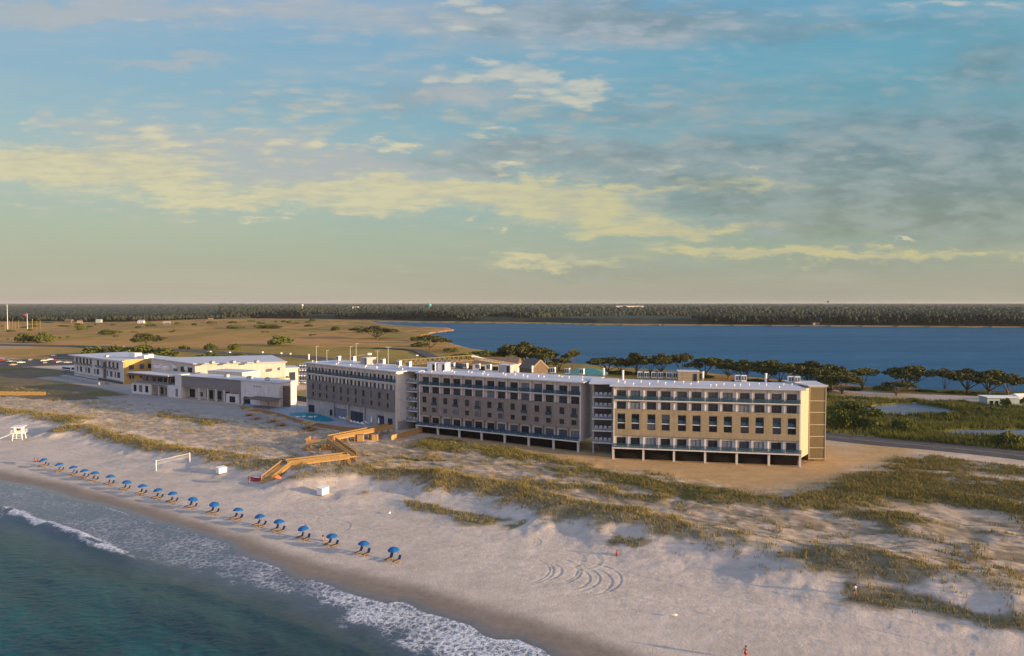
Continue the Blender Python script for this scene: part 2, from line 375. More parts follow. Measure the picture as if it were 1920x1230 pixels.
def hgt(x, y, fine=True):
    s, t = ST(x, y)
    b = np.interp(s, [-3000, 40, 66, 76, 84, 92, 108, 125, 155, 165, 215, 232, 250, 330, 500], [-8, -2.2, -.5, .03, .55, 1.1, 1.7, 2.5, 2.9, 3.0, 3.0, 2.4, 1.7, 1.8, 2.0])
    dz = sstep(107, 118, s) * (1 - sstep(150, 162, s))
    rid = np.zeros(x.shape)
    wx = x + 7 * (fbm(x / 9, y / 9, 3, 5) - .5); wy = y + 7 * (fbm(x / 9, y / 9, 3, 9) - .5)
    for line, w, hh, green in BW:
        lx = [p[0] for p in line]; ly = [p[1] for p in line]
        m = (x > min(lx) - 25) & (x < max(lx) + 25) & (y > min(ly) - 25) & (y < max(ly) + 25)
        if m.any(): rid[m] = np.maximum(rid[m], hh * np.exp(-(dpoly(wx[m], wy[m], line) / (w * 1.25 + 1.2)) ** 2))
    rid = rid * (.65 + .7 * fbm(x / 12, y / 12, 4, 3))
    h = b + rid * .86 + dz * (1.0 * (fbm(s / 11, t / 17, 4, 41) - .47)) + dz * .55 * (fbm(s / 2.6, t / 4, 3, 44) - .5)
    beach = sstep(80, 90, s) * (1 - sstep(106, 116, s))
    h = h + beach * (.05 * (fbm(s / 1.6, t / 6, 3, 61) - .5) + .09 * (fbm(s / 7, t / 20, 3, 64) - .5))
    foot = (sstep(82, 90, s)) * (1 - sstep(110, 122, s))
    h = h + foot * .055 * (fbm(x / .9, y / .9, 2, 71) - .5)
    for k_, s0 in enumerate((92.5, 94.2, 97.5, 99.3, 101.0, 103.6, 105.2)):      # wheel tracks along the beach
        wv_ = s0 + 1.6 * np.sin(t / (31 + 5 * k_) + k_ * 1.7) + .5 * np.sin(t / 9 + k_)
        h = h - .045 * (np.exp(-((s - wv_) / .20) ** 2) - .5 * np.exp(-((s - wv_ - .4) / .2) ** 2)) * sstep(.42, .56, vnoise(t / 37 + 9.1 * k_, s * 0 + k_, 77))
    inland = sstep(240, 300, s)
    h = h + inland * .7 * (fbm(x / 40, y / 40, 4, 81) - .5)
    # tyre-turn arcs on the sand
    for (u, v, rad, a0, a1) in ARCS:
        c = P(u, v, 1.4); m = (np.abs(x - c.x) < rad + 1) & (np.abs(y - c.y) < rad + 1)
        if m.any():
            dx, dy = x[m] - c.x, y[m] - c.y; d = np.hypot(dx, dy); an = np.degrees(np.arctan2(dy, dx)); an = np.where(an < a0, an + 360, an)
            k = np.exp(-((d - rad) / .17) ** 2) - .6 * np.exp(-((d - rad - .34) / .17) ** 2)
            h[m] -= .042 * k * sstep(a0, a0 + 12, an) * (1 - sstep(a1 - 12, a1, an))
    rd = dpoly(x, y, RLINE); k = 1 - sstep(9, 17, rd); h = h * (1 - k) + 2.35 * k
    jx = x + 3 * (fbm(x / 8, y / 8, 2, 91) - .5); jy = y + 4 * (fbm(x / 8, y / 8, 2, 95) - .5)
    mv = inpoly(jx, jy, LAG); h = np.where(mv, -1.0, h)
    m2 = inpoly(jx, jy, POND1) | inpoly(jx, jy, POND2); h = np.where(m2, .6, h)
    # pads under the buildings and the pool deck
    for line, w in PADS:
        k = 1 - sstep(w, w + 5, dpoly(x, y, line)); h = h * (1 - k) + 3.0 * k
    h = h - .65 * sstep(-140, -60, t) * sstep(140, 156, s) * (1 - sstep(205, 222, s))
    return h
ARCS = [(ue - r_ * FPX / 111.0, ve, r_, -78, 68) for ue, ve, r_ in ((1029, 1065, 4.5), (1036, 1066, 4.6), (1052, 1067, 3.4), (1081, 1066, 5.0), (1087, 1067, 5.1), (1103, 1080, 4.0), (1121, 1080, 4.5), (1143, 1085, 5.0), (1160, 1081, 5.5), (1015, 1019, 1.9), (1009, 1019, 1.7), (1003, 1018, 1.5), (1092, 1048, 3.4), (1097, 1048, 3.5), (1124, 1050, 3.4), (1129, 1050, 3.5))] + \
       [(530, 985, 4, -60, 50), (590, 955, 3, -60, 60), (300, 905, 4, 100, 220), (375, 905, 4, -60, 60), (620, 985, 3.5, -60, 70), (350, 890, 3, 0, 120)]
PADC = [(-75, 250), (-36, 216), (20, 188), (72, 172)]
PADS = [([(-75, 256), (-40, 226), (18, 197), (62, 188)], 11), ([(-230, 385), (-185, 345), (-150, 300), (-100, 275), (-60, 235)], 14), ([(-120, 345), (-150, 330)], 26)]
NT_ = 0
# ---- albedo of the ground, by land cover
def cover(x, y, z):
    s, t = ST(x, y); n = x.shape[0]
    n1 = fbm(x / 3.1, y / 3.1, 4, 101); n2 = fbm(x / 18, y / 18, 4, 111); n3 = fbm(x / 75, y / 75, 4, 121)
    c = lambda *k: np.array(k, float)[None, :]
    sand = c(.565, .468, .375); col = np.repeat(sand, n, 0)
    col *= (1 + .22 * (n1 - .5) + .16 * (n2 - .5))[:, None]
    def lay(m, k): 
        nonlocal col
        m = np.clip(m, 0, 1)[:, None]; col = col * (1 - m) + np.asarray(k) * m
    # beach front: damp then wet sand
    wl = np.interp(t, WTt, WTs); ed = np.interp(t, EDt, EDs)
    damp = 1 - sstep(wl - 1.5, wl + 3.0, s + 2.0 * (n2 - .5)); wet = 1 - sstep(ed + .3, ed * .35 + wl * .65, s + 1.5 * (n2 - .5))
    lay(damp * .95, c(.25, .19, .14)); lay(wet * .9, c(.15, .125, .11))
    # shelly line and shell hash
    sh = np.exp(-((s - 86.5 - 3 * (n2 - .5)) / 2.2) ** 2) * sstep(-60, -5, t) * sstep(.5, .66, n1); lay(sh * .35, c(.34, .29, .24))
    # back-dune sand is browner, littered
    bd = sstep(112, 122, s) * (1 - sstep(700, 900, s)); lay(bd * .75, c(.52, .385, .265) * (1 + .25 * (n1 - .5))[:, None])
    lit = sstep(.50, .68, fbm(s / 1.7, t / 4.2, 4, 131)) * bd * (1 - sstep(152, 160, s)); lay(lit * .8 * (.35 + .65 * sstep(-170, -120, t)), c(.19, .145, .085))
    lay(sstep(.50, .62, fbm(s / 4.0, t / 12, 4, 137)) * bd * (1 - sstep(150, 158, s)) * .6 * (.3 + .7 * sstep(-170, -120, t)), c(.23, .175, .10))
    fl_ = sstep(.50, .60, fbm(s / .8, t / 1.6, 3, 139)) * bd * (1 - sstep(152, 160, s)); lay(fl_ * .5, c(.24, .185, .115))
    # graded golden fill along the hotel
    gf = sstep(151, 156, s + 2 * (n2 - .5)) * (1 - sstep(228, 232, s)) * sstep(-140, -120, t) * (1 - sstep(-16, 2, t + 14 * (n2 - .5))); lay(gf * .9, c(.47, .295, .125) * (1 + .2 * (n1 - .5))[:, None])
    lay(gf * sstep(-40, -25, t) * sstep(.4, .6, n2) * .6, c(.50, .39, .28))
    # grass bands
    g, gr = gmask(x, y); gm = sstep(.35, .8, g + .6 * (n1 - .5)); gb = c(.17, .13, .05) * (1 - gr[:, None]) + c(.095, .085, .022) * gr[:, None]; lay(gm * .8, gb)
    # inland: fields
    fi = sstep(226, 234, s); lay(fi, c(.42, .235, .068) * (1 + .5 * (n3 - .5) + .3 * (n2 - .5))[:, None])
    le = sstep(-640, -560, t); lay(fi * le * (1 - sstep(420, 520, s)) * .8, c(.27, .20, .045) * (1 + .5 * (n2 - .5))[:, None])
    lay(fi * sstep(.50, .60, n3) * .6, c(.27, .195, .045)); lay(fi * sstep(.56, .64, fbm(x / 120, y / 60, 4, 141)) * .7, c(.46, .235, .09))
    lay(fi * sstep(.52, .60, fbm(x / 50, y / 300, 4, 147)) * .45, c(.19, .14, .04))
    lay(fi * sstep(.60, .66, fbm(x / 22, y / 16, 3, 151)) * .6 * sstep(500, 700, s), c(.07, .075, .02))
    # left foreground: rough vegetation before the annexe, its colour darkened for building shade
    lf = inpoly(x, y, W([(-300, 700), (-100, 688), (60, 690), (140, 698), (190, 715), (245, 740), (240, 748), (150, 752), (100, 752), (-20, 742), (-300, 735)], 2.5))
    lay(lf * .8, c(.105, .082, .042) * (1 + .8 * (n1 - .5))[:, None]); lay(lf * sstep(.5, .58, n2) * .8, c(.15, .125, .04))
    rp = dpoly(x, y, W([(90, 708), (150, 716), (215, 727), (260, 737), (330, 755)], 3)); lay((1 - sstep(3, 7, rp)) * .9, c(.42, .36, .31))
    pl = inpoly(x, y, W([(180, 744), (260, 740), (330, 750), (460, 760), (560, 782), (600, 800), (520, 800), (430, 782), (330, 770), (230, 762)], 3)); lay(pl * .8, c(.36, .31, .27) * (1 + .2 * (n1 - .5))[:, None])
    # marsh east of the road
    ma = sstep(233, 237, s) * sstep(-40, 10, t) * (1 - sstep(460, 500, s)); lay(ma * .9, c(.065, .068, .018) * (1 + .7 * (n1 - .5))[:, None]); lay(ma * sstep(.5, .6, n2) * .6, c(.105, .10, .022))
    sp2 = inpoly(x, y, SAND2); lay(sp2 * .95, c(.44, .36, .30) * (1 + .15 * (n2 - .5))[:, None])
    pt = dpoly(x, y, W([(1560, 749), (1640, 752), (1760, 757), (1850, 764)], 1.5)); lay((1 - sstep(1.2, 2.2, pt)), c(.42, .34, .25))
    for q in ([(1560, 787), (1600, 789), (1650, 786), (1690, 785), (1640, 792), (1580, 792)],): lay(inpoly(x, y, W(q, 1.7)) * .9, c(.40, .33, .25))
    # verges
    rd = dpoly(x, y, RLINE); lay((1 - sstep(9, 13, rd)) * sstep(10, 60, t) * .7, c(.15, .125, .045))
    # lawns by the parking lots
    lay(inpoly(x, y, W([(520, 735), (585, 730), (585, 748), (540, 755)], 3)) * .9, c(.26, .20, .045))
    # pale sand left of the road
    lay(inpoly(x, y, W([(-300, 638), (20, 643), (70, 646), (60, 652), (-20, 654), (-300, 655)], 2)) * .8, c(.40, .29, .18))
    # spit shore and far shore sand
    fs = dpoly(x, y, [tuple(p) for p in LAG[:8]]); lay((1 - sstep(8, 30, fs)) * (y > 900) * .6, c(.20, .165, .075))
    us = (s < 70); lay(us * .9, c(.16, .15, .12))
    return col, np.clip(damp * .35 + wet * .65, 0, 1) * (s < 110)
def groundmat():
    m = bpy.data.materials.new('ground_cover'); m.use_nodes = True; t = NT(m.node_tree); b = m.node_tree.nodes['Principled BSDF']
    a = t.n('ShaderNodeAttribute'); a.attribute_name = 'albedo'; w = t.n('ShaderNodeAttribute'); w.attribute_name = 'wet'
    g = t.n('ShaderNodeNewGeometry').outputs['Position']
    f = t.noise(g, 0.9, 6, 0.65); f2 = t.noise(t.vmath('MULTIPLY', g, (.35, 1.0, 1)), 0.35, 5, .6)
    k = t.ramp(t.math('ADD', t.math('MULTIPLY', f, .6), t.math('MULTIPLY', f2, .4)), [(.3, (.78, .77, .75)), (.7, (1.18, 1.18, 1.18))])
    c = t.mix(1.0, a.outputs['Color'], k, 'MULTIPLY'); t.l(c, b.inputs['Base Color'])
    t.l(t.mrange(w.outputs['Fac'], 0.2, 1, .92, .16), b.inputs['Roughness']); t.l(t.mrange(w.outputs['Fac'], .1, 1, .1, .5), b.inputs['Specular IOR Level'])
    bn = t.n('ShaderNodeBump'); bn.inputs['Distance'].default_value = .25
    t.l(t.mrange(w.outputs['Fac'], 0, .5, .55, .02), bn.inputs['Strength'])
    t.l(t.math('ADD', t.noise(g, 2.5, 5, .75), t.math('MULTIPLY', t.noise(g, .5, 3), .35)), bn.inputs['Height']); t.l(bn.outputs[0], b.inputs['Normal'])
    return m
# ---- ground sheet: rows get wider apart with distance
vs = np.concatenate([np.linspace(569.3, 571, 10), np.linspace(571.3, 700, 330), np.linspace(700.4, 900, 380), np.linspace(900.7, 1236, 430), np.linspace(1240, 1600, 40)])
Yr = (H * FPX) / (vs - V0)
ar = np.concatenate([np.linspace(-2.6, -.84, 60), np.linspace(-.82, .82, 1000), np.linspace(.84, 2.6, 60)])
def grid(Yr, ar):
    Yg, A = np.meshgrid(Yr, ar, indexing='ij'); X = (A * Yg).ravel(); Y = Yg.ravel(); nr, nc = len(Yr), len(ar)
    i = np.arange(nr - 1)[:, None] * nc + np.arange(nc - 1)[None, :]
    F = np.stack([i, i + nc, i + nc + 1, i + 1], -1).reshape(-1, 4)
    return X, Y, F
X, Y, F = grid(Yr, ar)
Z = hgt(X, Y); colr, wet = cover(X, Y, Z)
keep = (ST(X, Y)[0] > 20)[F].any(1); F2 = F[keep]
ground = npmesh('ground', np.stack([X, Y, Z], 1), F2, groundmat(), 'structure', smooth=True, col=np.concatenate([colr, np.ones((len(X), 1))], 1), attrs={'wet': wet})
def GZ(x, y): return float(hgt(np.array([float(x)]), np.array([float(y)]))[0])
def PG(u, v, off=0.0):
    """ground point under a photo pixel"""
    z = 2.0
    for _ in range(6):
        p = P(u, v, z); z = GZ(p.x, p.y)
    return Vector((p.x, p.y, z + off))
# ---- sea
vsea = np.concatenate([np.linspace(690, 880, 130), np.linspace(881, 1236, 560), np.linspace(1240, 1900, 60)])
asea = np.concatenate([np.linspace(-2.6, -.84, 60), np.linspace(-.82, .3, 900), np.linspace(.32, 1.5, 30)])
X, Y, F = grid((H * FPX) / (vsea - V0), asea)
s, t = ST(X, Y); ed = np.interp(t, EDt, EDs); bk = np.interp(t, BKt, BKs)
BRK = W([(-300, 910), (-100, 940), (0, 956), (25, 957), (60, 972), (100, 986), (150, 1000), (190, 1020), (250, 1042), (330, 1058)], .5)
BRs_t, BRs_s = prof(BRK); br = np.interp(t, BRs_t, BRs_s); tend = prof([P(205, 1024, .5)])[0][0]
off = s - br; bfade = 1 - sstep(tend - 6, tend + 22, t)
z = .05 + .0 * X
deep = sstep(-2, 12, bk - s)
sw = s + 6 * (fbm(s / 30, t / 40, 3, 201) - .5)
z += deep * (.34 * np.sin(sw / 2.1 + 2.2 * fbm(s / 14, t / 25, 3, 205)) * fbm(s / 9, t / 16, 2, 207) + .62 * (fbm(s / 4.6 + .12 * t, t / 11, 4, 211) - .5) + .18 * (fbm(s / 1.3, t / 2.6, 3, 215) - .5))
z += bfade * (1.15 * np.exp(-((off + .3) / 2.2) ** 2) * (off < -.3) + 1.15 * np.exp(-((off + .3) / .7) ** 2) * (off >= -.3)) * (.55 + .8 * fbm(t / 9, s / 9, 3, 221))
w2 = W([(200, 1075), (320, 1092), (400, 1115), (480, 1145), (560, 1172), (640, 1205), (720, 1240), (900, 1320)], .3); w2t, w2s = prof(w2); o2 = s - np.interp(t, w2t, w2s)
f2 = sstep(w2t[0], w2t[0] + 20, t); z += f2 * .35 * np.exp(-(o2 / 1.6) ** 2) * (.6 + .7 * fbm(t / 10, s / 5, 2, 231))
inner = 1 - deep
hh = hgt(X, Y); film = np.maximum(z * 0 + .05, hh + .012); z = np.where(s > 66, np.maximum(z * deep + film * (1 - deep), hh + .012), z)
fo = fbm(s / 3.2, t / 4, 4, 241)
fr = s - ed                                   # negative inside the swash
den = np.interp(t, prof(W([(0, 930), (200, 960), (420, 1040), (560, 1100), (760, 1140), (1034, 1225)], .1))[0], [.58, .60, .60, .68, .86, .93])
foam = den * sstep(-4.0, 3.0, s - bk + 5.0 * (fo - .5)) * (.66 + .55 * fo)
foam = np.maximum(foam, .92 * np.exp(-((fr + .35) / .30) ** 2) * sstep(.35, .55, fbm(t / 8, s / 5, 3, 251)) * np.clip(den * 1.5, 0, 1))
clear = sstep(.46, .60, fbm(s / 6, t / 16, 3, 257)) * (den < .55); foam *= 1 - .55 * clear
foam = np.maximum(foam, bfade * 1.6 * np.exp(-((off - .1) / (1.0 + 1.3 * fbm(t / 7, s / 9, 2, 263))) ** 2) * sstep(.22, .40, fbm(t / 6, s / 3, 3, 261)))
foam = np.maximum(foam, bfade * .75 * sstep(-1, .3, off) * (1 - sstep(1.5, 6, off)) * (.5 + fo * .6))
foam = np.maximum(foam, f2 * .34 * np.exp(-((o2 - .3) / .8) ** 2) * (.3 + fo))
shallow = sstep(-22, 2, s - bk)
kp = ((s < ed + .15) & (hh - .3 < z))[F].all(1)
def seamat():
    m = bpy.data.materials.new('sea_water'); m.use_nodes = True; t = NT(m.node_tree); b = m.node_tree.nodes['Principled BSDF']
    fa = t.n('ShaderNodeAttribute'); fa.attribute_name = 'foam'; shl = t.n('ShaderNodeAttribute'); shl.attribute_name = 'shallow'; th = t.n('ShaderNodeAttribute'); th.attribute_name = 'film'
    g = t.n('ShaderNodeNewGeometry').outputs['Position']; g2 = t.vmath('ADD', g, t.vmath('MULTIPLY', t.noise(g, .8, 3, out=1), (1.3, 1.3, 1.3)))
    vo = t.n('ShaderNodeTexVoronoi'); vo.feature = 'DISTANCE_TO_EDGE'; vo.inputs['Scale'].default_value = .8; t.l(g2, vo.inputs['Vector'])
    vo2 = t.n('ShaderNodeTexVoronoi'); vo2.feature = 'DISTANCE_TO_EDGE'; vo2.inputs['Scale'].default_value = 2.2; t.l(g2, vo2.inputs['Vector'])
    lace = t.math('SUBTRACT', 1.0, t.math('MULTIPLY', t.math('MULTIPLY', vo.outputs[0], 3.4), t.math('ADD', .35, t.math('MULTIPLY', vo2.outputs[0], 3.0))), clamp=True)
    k = t.math('ADD', t.math('MULTIPLY', lace, .55), t.math('MULTIPLY', t.noise(g, 1.0, 6, .7), .6))
    fm = t.mrange(t.math('ADD', k, t.math('SUBTRACT', t.math('MULTIPLY', fa.outputs['Fac'], 1.35), 1.35)), -.06, .74)
    sep = t.n('ShaderNodeSeparateXYZ'); t.l(g, sep.inputs[0]); stv = t.n('ShaderNodeCombineXYZ'); t.l(t.math('ADD', t.math('MULTIPLY', sep.outputs[0], NX), t.math('MULTIPLY', sep.outputs[1], NY)), stv.inputs[0]); t.l(t.math('MULTIPLY', t.math('ADD', t.math('MULTIPLY', sep.outputs[0], DX), t.math('MULTIPLY', sep.outputs[1], DY)), .22), stv.inputs[1])
    deepc = t.mix(t.mrange(t.noise(stv.outputs[0], .16, 6, .6), .34, .66), (.002, .034, .044, 1), (.008, .078, .080, 1)); shc = t.mix(t.noise(g, .15, 4), (.022, .050, .050, 1), (.045, .070, .066, 1))
    wc = t.mix(shl.outputs['Fac'], deepc, shc); wc = t.mix(th.outputs['Fac'], wc, (.10, .12, .15, 1))
    fc = t.mix(t.mrange(t.noise(g, 2.0, 5, .75), .36, .62), (.30, .32, .36, 1), (.74, .72, .70, 1))
    t.l(t.mix(fm, wc, fc), b.inputs['Base Color']); t.l(t.mrange(fm, 0, .6, .13, .85), b.inputs['Roughness'])
    b.inputs['IOR'].default_value = 1.33; t.l(t.mrange(fm, 0, .7, .24, .1), b.inputs['Specular IOR Level'])
    bn = t.n('ShaderNodeBump'); bn.inputs['Distance'].default_value = .35; bn.inputs['Strength'].default_value = .8
    rp = t.noise(t.vmath('MULTIPLY', g, (.55, 1.1, 1)), .9, 5, .6)
    t.l(t.math('ADD', t.math('MULTIPLY', rp, t.mrange(th.outputs['Fac'], 0, 1, .9, .12)), t.math('MULTIPLY', fm, .35)), bn.inputs['Height']); t.l(bn.outputs[0], b.inputs['Normal'])
    return m
sea = npmesh('sea_water', np.stack([X, Y, z], 1), F[kp], seamat(), 'structure', smooth=True, attrs={'foam': foam, 'shallow': shallow, 'film': sstep(-7, 5, s - bk + 4 * (fo - .5))})
# ---- lagoon and ponds
def lagoonmat(name, c0, c1, sc):
    m = bpy.data.materials.new(name); m.use_nodes = True; t = NT(m.node_tree); b = m.node_tree.nodes['Principled BSDF']
    g = t.n('ShaderNodeNewGeometry').outputs['Position']
    f = t.noise(t.vmath('MULTIPLY', g, (.25, 1, 1)), sc, 6, .65); f2 = t.noise(t.vmath('MULTIPLY', g, (.12, 1, 1)), sc * .12, 4)
    t.l(t.mix(t.mrange(t.math('ADD', t.math('MULTIPLY', f, .5), t.math('MULTIPLY', f2, .5)), .35, .65), c0, c1), b.inputs['Base Color'])
    b.inputs['Roughness'].default_value = .55; b.inputs['IOR'].default_value = 1.33; b.inputs['Specular IOR Level'].default_value = .14
    bn = t.n('ShaderNodeBump'); bn.inputs['Distance'].default_value = 1.0; bn.inputs['Strength'].default_value = .8; t.l(f, bn.inputs['Height']); t.l(bn.outputs[0], b.inputs['Normal'])
    return m
lag = MB().add([(-150, 300, .3), (-60, 250, .3), (2600, 180, .3), (2600, 1800, .3), (-430, 1800, .3), (-430, 1000, .3), (-150, 560, .3)], [tuple(range(7))]).build('lagoon_water', lagoonmat('lagoon', (.014, .068, .138, 1), (.032, .125, .215, 1), .12)); lag['kind'] = 'structure'
pm = lagoonmat('pond', (.14, .19, .24, 1), (.20, .25, .30, 1), .5); pm.node_tree.nodes['Principled BSDF'].inputs['Roughness'].default_value = .15
for nm, q in (('pond_water', POND1), ('pond_water', POND2)):
    cx = sum(p[0] for p in q) / len(q); cy = sum(p[1] for p in q) / len(q)
    o = MB().add([(cx + (p[0] - cx) * 1.06, cy + (p[1] - cy) * 1.06, 1.25) for p in q], [tuple(range(len(q)))]).build(nm, pm); o['kind'] = 'structure'
# ---- roads
def ribbon(name, line, w0, w1, z, m, dashed=None):
    mb = MB(); n = len(line); L = []
    for i, p in enumerate(line):
        d = (line[min(i + 1, n - 1)] - line[max(i - 1, 0)]); d.z = 0; d.normalize(); a = Vector((-d.y, d.x, 0)); w = (w0 + (w1 - w0) * i / (n - 1)) if not hasattr(w0, '__len__') else np.interp(i / (n - 1), w0[0], w0[1])
        L.append((p + a * w / 2, p - a * w / 2))
    for i in range(n - 1):
        if dashed and i % 2: continue
        q = [L[i][0], L[i + 1][0], L[i + 1][1], L[i][1]]; mb.add([(v.x, v.y, z) for v in q], [(0, 3, 2, 1)])
    o = mb.build(name, m); o['kind'] = 'structure'; return o
ribbon('coast_road', RCS, ([0, .3, .55, .75, 1], [12.5, 12.5, 15, 22, 24]), 0, 2.40, M['asph'])
off1 = lambda k: [RCS[i] + Vector((-(RCS[min(i + 1, len(RCS) - 1)] - RCS[max(i - 1, 0)]).normalized().y, (RCS[min(i + 1, len(RCS) - 1)] - RCS[max(i - 1, 0)]).normalized().x, 0)) * k for i in range(len(RCS))]
ribbon('road_centre_line', RCS, .28, .28, 2.405, M['yline'])
side = spline([P(u, v, 2.5) for u, v in [(885, 690), (850, 682), (815, 671), (790, 660), (770, 655), (700, 652)]], 6)
ribbon('side_road', side, 10, 9, 2.62, M['asph'])
beach_road = spline([P(u, v, 2.2) for u, v in [(640, 640), (720, 642), (800, 640), (840, 636)]], 6)
ribbon('lagoon_path', beach_road, 5, 5, 2.66, M['grey'])
for k, q in enumerate([[(-260, 694), (-100, 692), (0, 690), (80, 686), (140, 684), (150, 676), (90, 673), (0, 674), (-260, 674)], [(95, 671.5), (145, 673), (170, 668), (150, 662), (102, 663.5)],
                       [(550, 722), (590, 722), (610, 684), (570, 684)]]):
    o = MB().add([(p[0], p[1], (3.06, 2.3, 2.75)[k]) for p in W(q, (3.06, 2.3, 2.75)[k])], [tuple(range(len(q)))]).build('parking_lot', M['asph']); o['kind'] = 'structure'
# ------------------------------------------------------------------ hotels
F1, F2, F3, F4, F5, RF = 2.6, 5.7, 8.75, 11.9, 14.85, 18.2
def winmesh(w, h, muls=1):
    """a window: dark frame (with mullions) and glass, front at y=0"""
    f = MB(); t = .09
    f.box(-w / 2, -.03, 0, w / 2, .06, t).box(-w / 2, -.03, h - t, w / 2, .06, h).box(-w / 2, -.03, t, -w / 2 + t, .06, h - t).box(w / 2 - t, -.03, t, w / 2, .06, h - t)
    for k in range(muls): x = -w / 2 + w * (k + 1) / (muls + 1); f.box(x - .035, -.02, t, x + .035, .05, h - t)
    g = MB().box(-w / 2 + t, .02, t, w / 2 - t, .05, h - t)
    return f, g
WCACHE = {}
def window(parent, x, y, z, w, h, muls=1, rz=0, name='window', gm='pane', fm='frame'):
    key = (w, h, muls, gm, fm)
    if key not in WCACHE:
        f, g = winmesh(w, h, muls); o = f.build(name, M[fm], parent); p = g.build('pane', M[gm], o); WCACHE[key] = (o, p)
    else:
        a, b = WCACHE[key]; o = inst(a, parent); o.name = name; p = inst(b, o); p.name = 'pane'
    o.location = (x, y, z); o.rotation_euler[2] = rz
    return o
PC = {}
def part(key, maker, name, m, parent, loc=(0, 0, 0), rz=0):
    """repeated part: mesh shared through key"""
    if key not in PC: o = PC[key] = maker().build(name, M[m])
    else: o = inst(PC[key]); o.name = name
    o.parent = parent; o.location = loc; o.rotation_euler[2] = rz
    return o
def hotel(name, label, A, B, bays, depth, z0, style):
    A = Vector(A); B = Vector(B); L = (B - A).length; rz = math.atan2(B.y - A.y, B.x - A.x)
    t = thing(name, label, 'hotel', (A.x, A.y, z0), rz); bw = L / bays; tall = style == 'tall'
    white, clad = M['white'], M[{'tall': 'tan', 'mid': 'tan2', 'base': 'tan1'}[style]]
    RY = {'tall': .62, 'mid': .8, 'base': .6}[style]; fy_ = {'tall': .36, 'mid': .05, 'base': .34}[style]      # loggia depth, front of its fins
    # body behind the loggias
    body = MB().box(.0, RY, F1, L, depth, RF); body.build('wall', white, t)
    [MB().box(xe, -.12, F1 if style != 'base' else 0, xe + .32, RY, RF).build('end_wall', white, t) for xe in (0, L - .32)]
    # roof
    rf = MB().prism([(-1.0, -.75), (L + 1.0, -.75), (L + 1.3, depth + .6), (-.8, depth + .6)], [RF] * 4, [RF + .30] * 4)
    roof = rf.build('roof', M['roofw'], t)
    MB().box(.35, -.4, RF - .12, L - .35, RY - .01, RF - .003).build('soffit', M['white'], roof)
    MB().box(-1.02, -.79, RF + .03, L + 1.02, -.753, RF + .27).build('fascia', M['roofw'], roof)
    # front cladding band with its openings
    zb0, zb1 = 5.55, 12.35
    band = MB(); ops = []
    for i in range(bays):
        cx = (i + .5) * bw + (.12 if i % 2 == 0 else -.12)
        if style == 'tall': ops.append((cx, 2.0, 7.05, 11.25))
        elif style == 'mid': ops += [(cx, 1.45, 9.3, 11.2), (cx, 1.4, 6.55, 7.95)]
        else:
            if i < bays - 1:
                cx = (i + 1.0) * bw; ops += [(cx, 1.3 if i % 2 else 1.0, 9.15, 11.2), (cx, 1.2 if i % 2 else .95, 6.6, 8.15)]
    rows = sorted({(o[2], o[3]) for o in ops}); z = zb0
    def solid(z0_, z1_): band.box(0.325, -.10, z0_, L - .325, .28, z1_)
    for (r0, r1) in rows:
        solid(z, r0); x = .325
        for o in sorted(o for o in ops if (o[2], o[3]) == (r0, r1)):
            band.box(x, -.10, r0, o[0] - o[1] / 2, .28, r1); x = o[0] + o[1] / 2
        band.box(x, -.10, r0, L - .325, .28, r1); z = r1
    solid(z, zb1); band.build('cladding_band', clad, t)
    # openings in the band
    if style == 'tall':
        for (cx, w, a, b) in ops:
            part('balslab', lambda: MB().box(-1.0, -.04, 0, 1.0, RY - .01, .22), 'balcony_slab', 'white', t, (cx, 0, F3 - .12))
            window(t, cx, RY - .06, F3 + .1, 1.9, 2.1); window(t, cx, .30, 7.08, 1.94, 1.45)
            part('balrail', lambda: MB().box(-.98, -.02, 0, .98, .02, 1.0), 'balcony_railing', 'rail', t, (cx, .06, F3 + .12))
    else:
        for k, (cx, w, a, b) in enumerate(ops):
            window(t, cx, .12, a + .02, w - .04, b - a - .04, 1)
            if style == 'mid' and a > 9 and (k // 2) % 2: part('juliet', lambda: MB().box(-.95, -.02, 0, .95, .02, .8).box(-.95, -.03, .8, .95, .03, .85), 'balcony_railing', 'rail', t, (cx, -.2, 8.75))
        if style == 'mid':
            for i in range(1, bays, 2): part('jnt', lambda: MB().box(-.06, -.05, 0, .06, .03, 4.9), 'downpipe', 'dgrey', t, ((i + .5) * bw + .9, -.13, 6.5))
    # top two storeys
    for i in range(bays + 1):
        if 0 < i < bays: part(('fin', style), lambda: MB().box(-.12, fy_, 0, .12, RY - .005, RF - zb1 - .13), 'divider_wall', 'white', t, (i * bw, 0, zb1 + .002))
    slab = MB().box(.33, -.25, F5 - .3, L - .33, RY - .003, F5 - .06); slab.build('balcony_slab', white, t)
    MB().box(.33, .05, F4 - .28, L - .33, RY - .003, F4 - .06).build('balcony_slab', white, t)
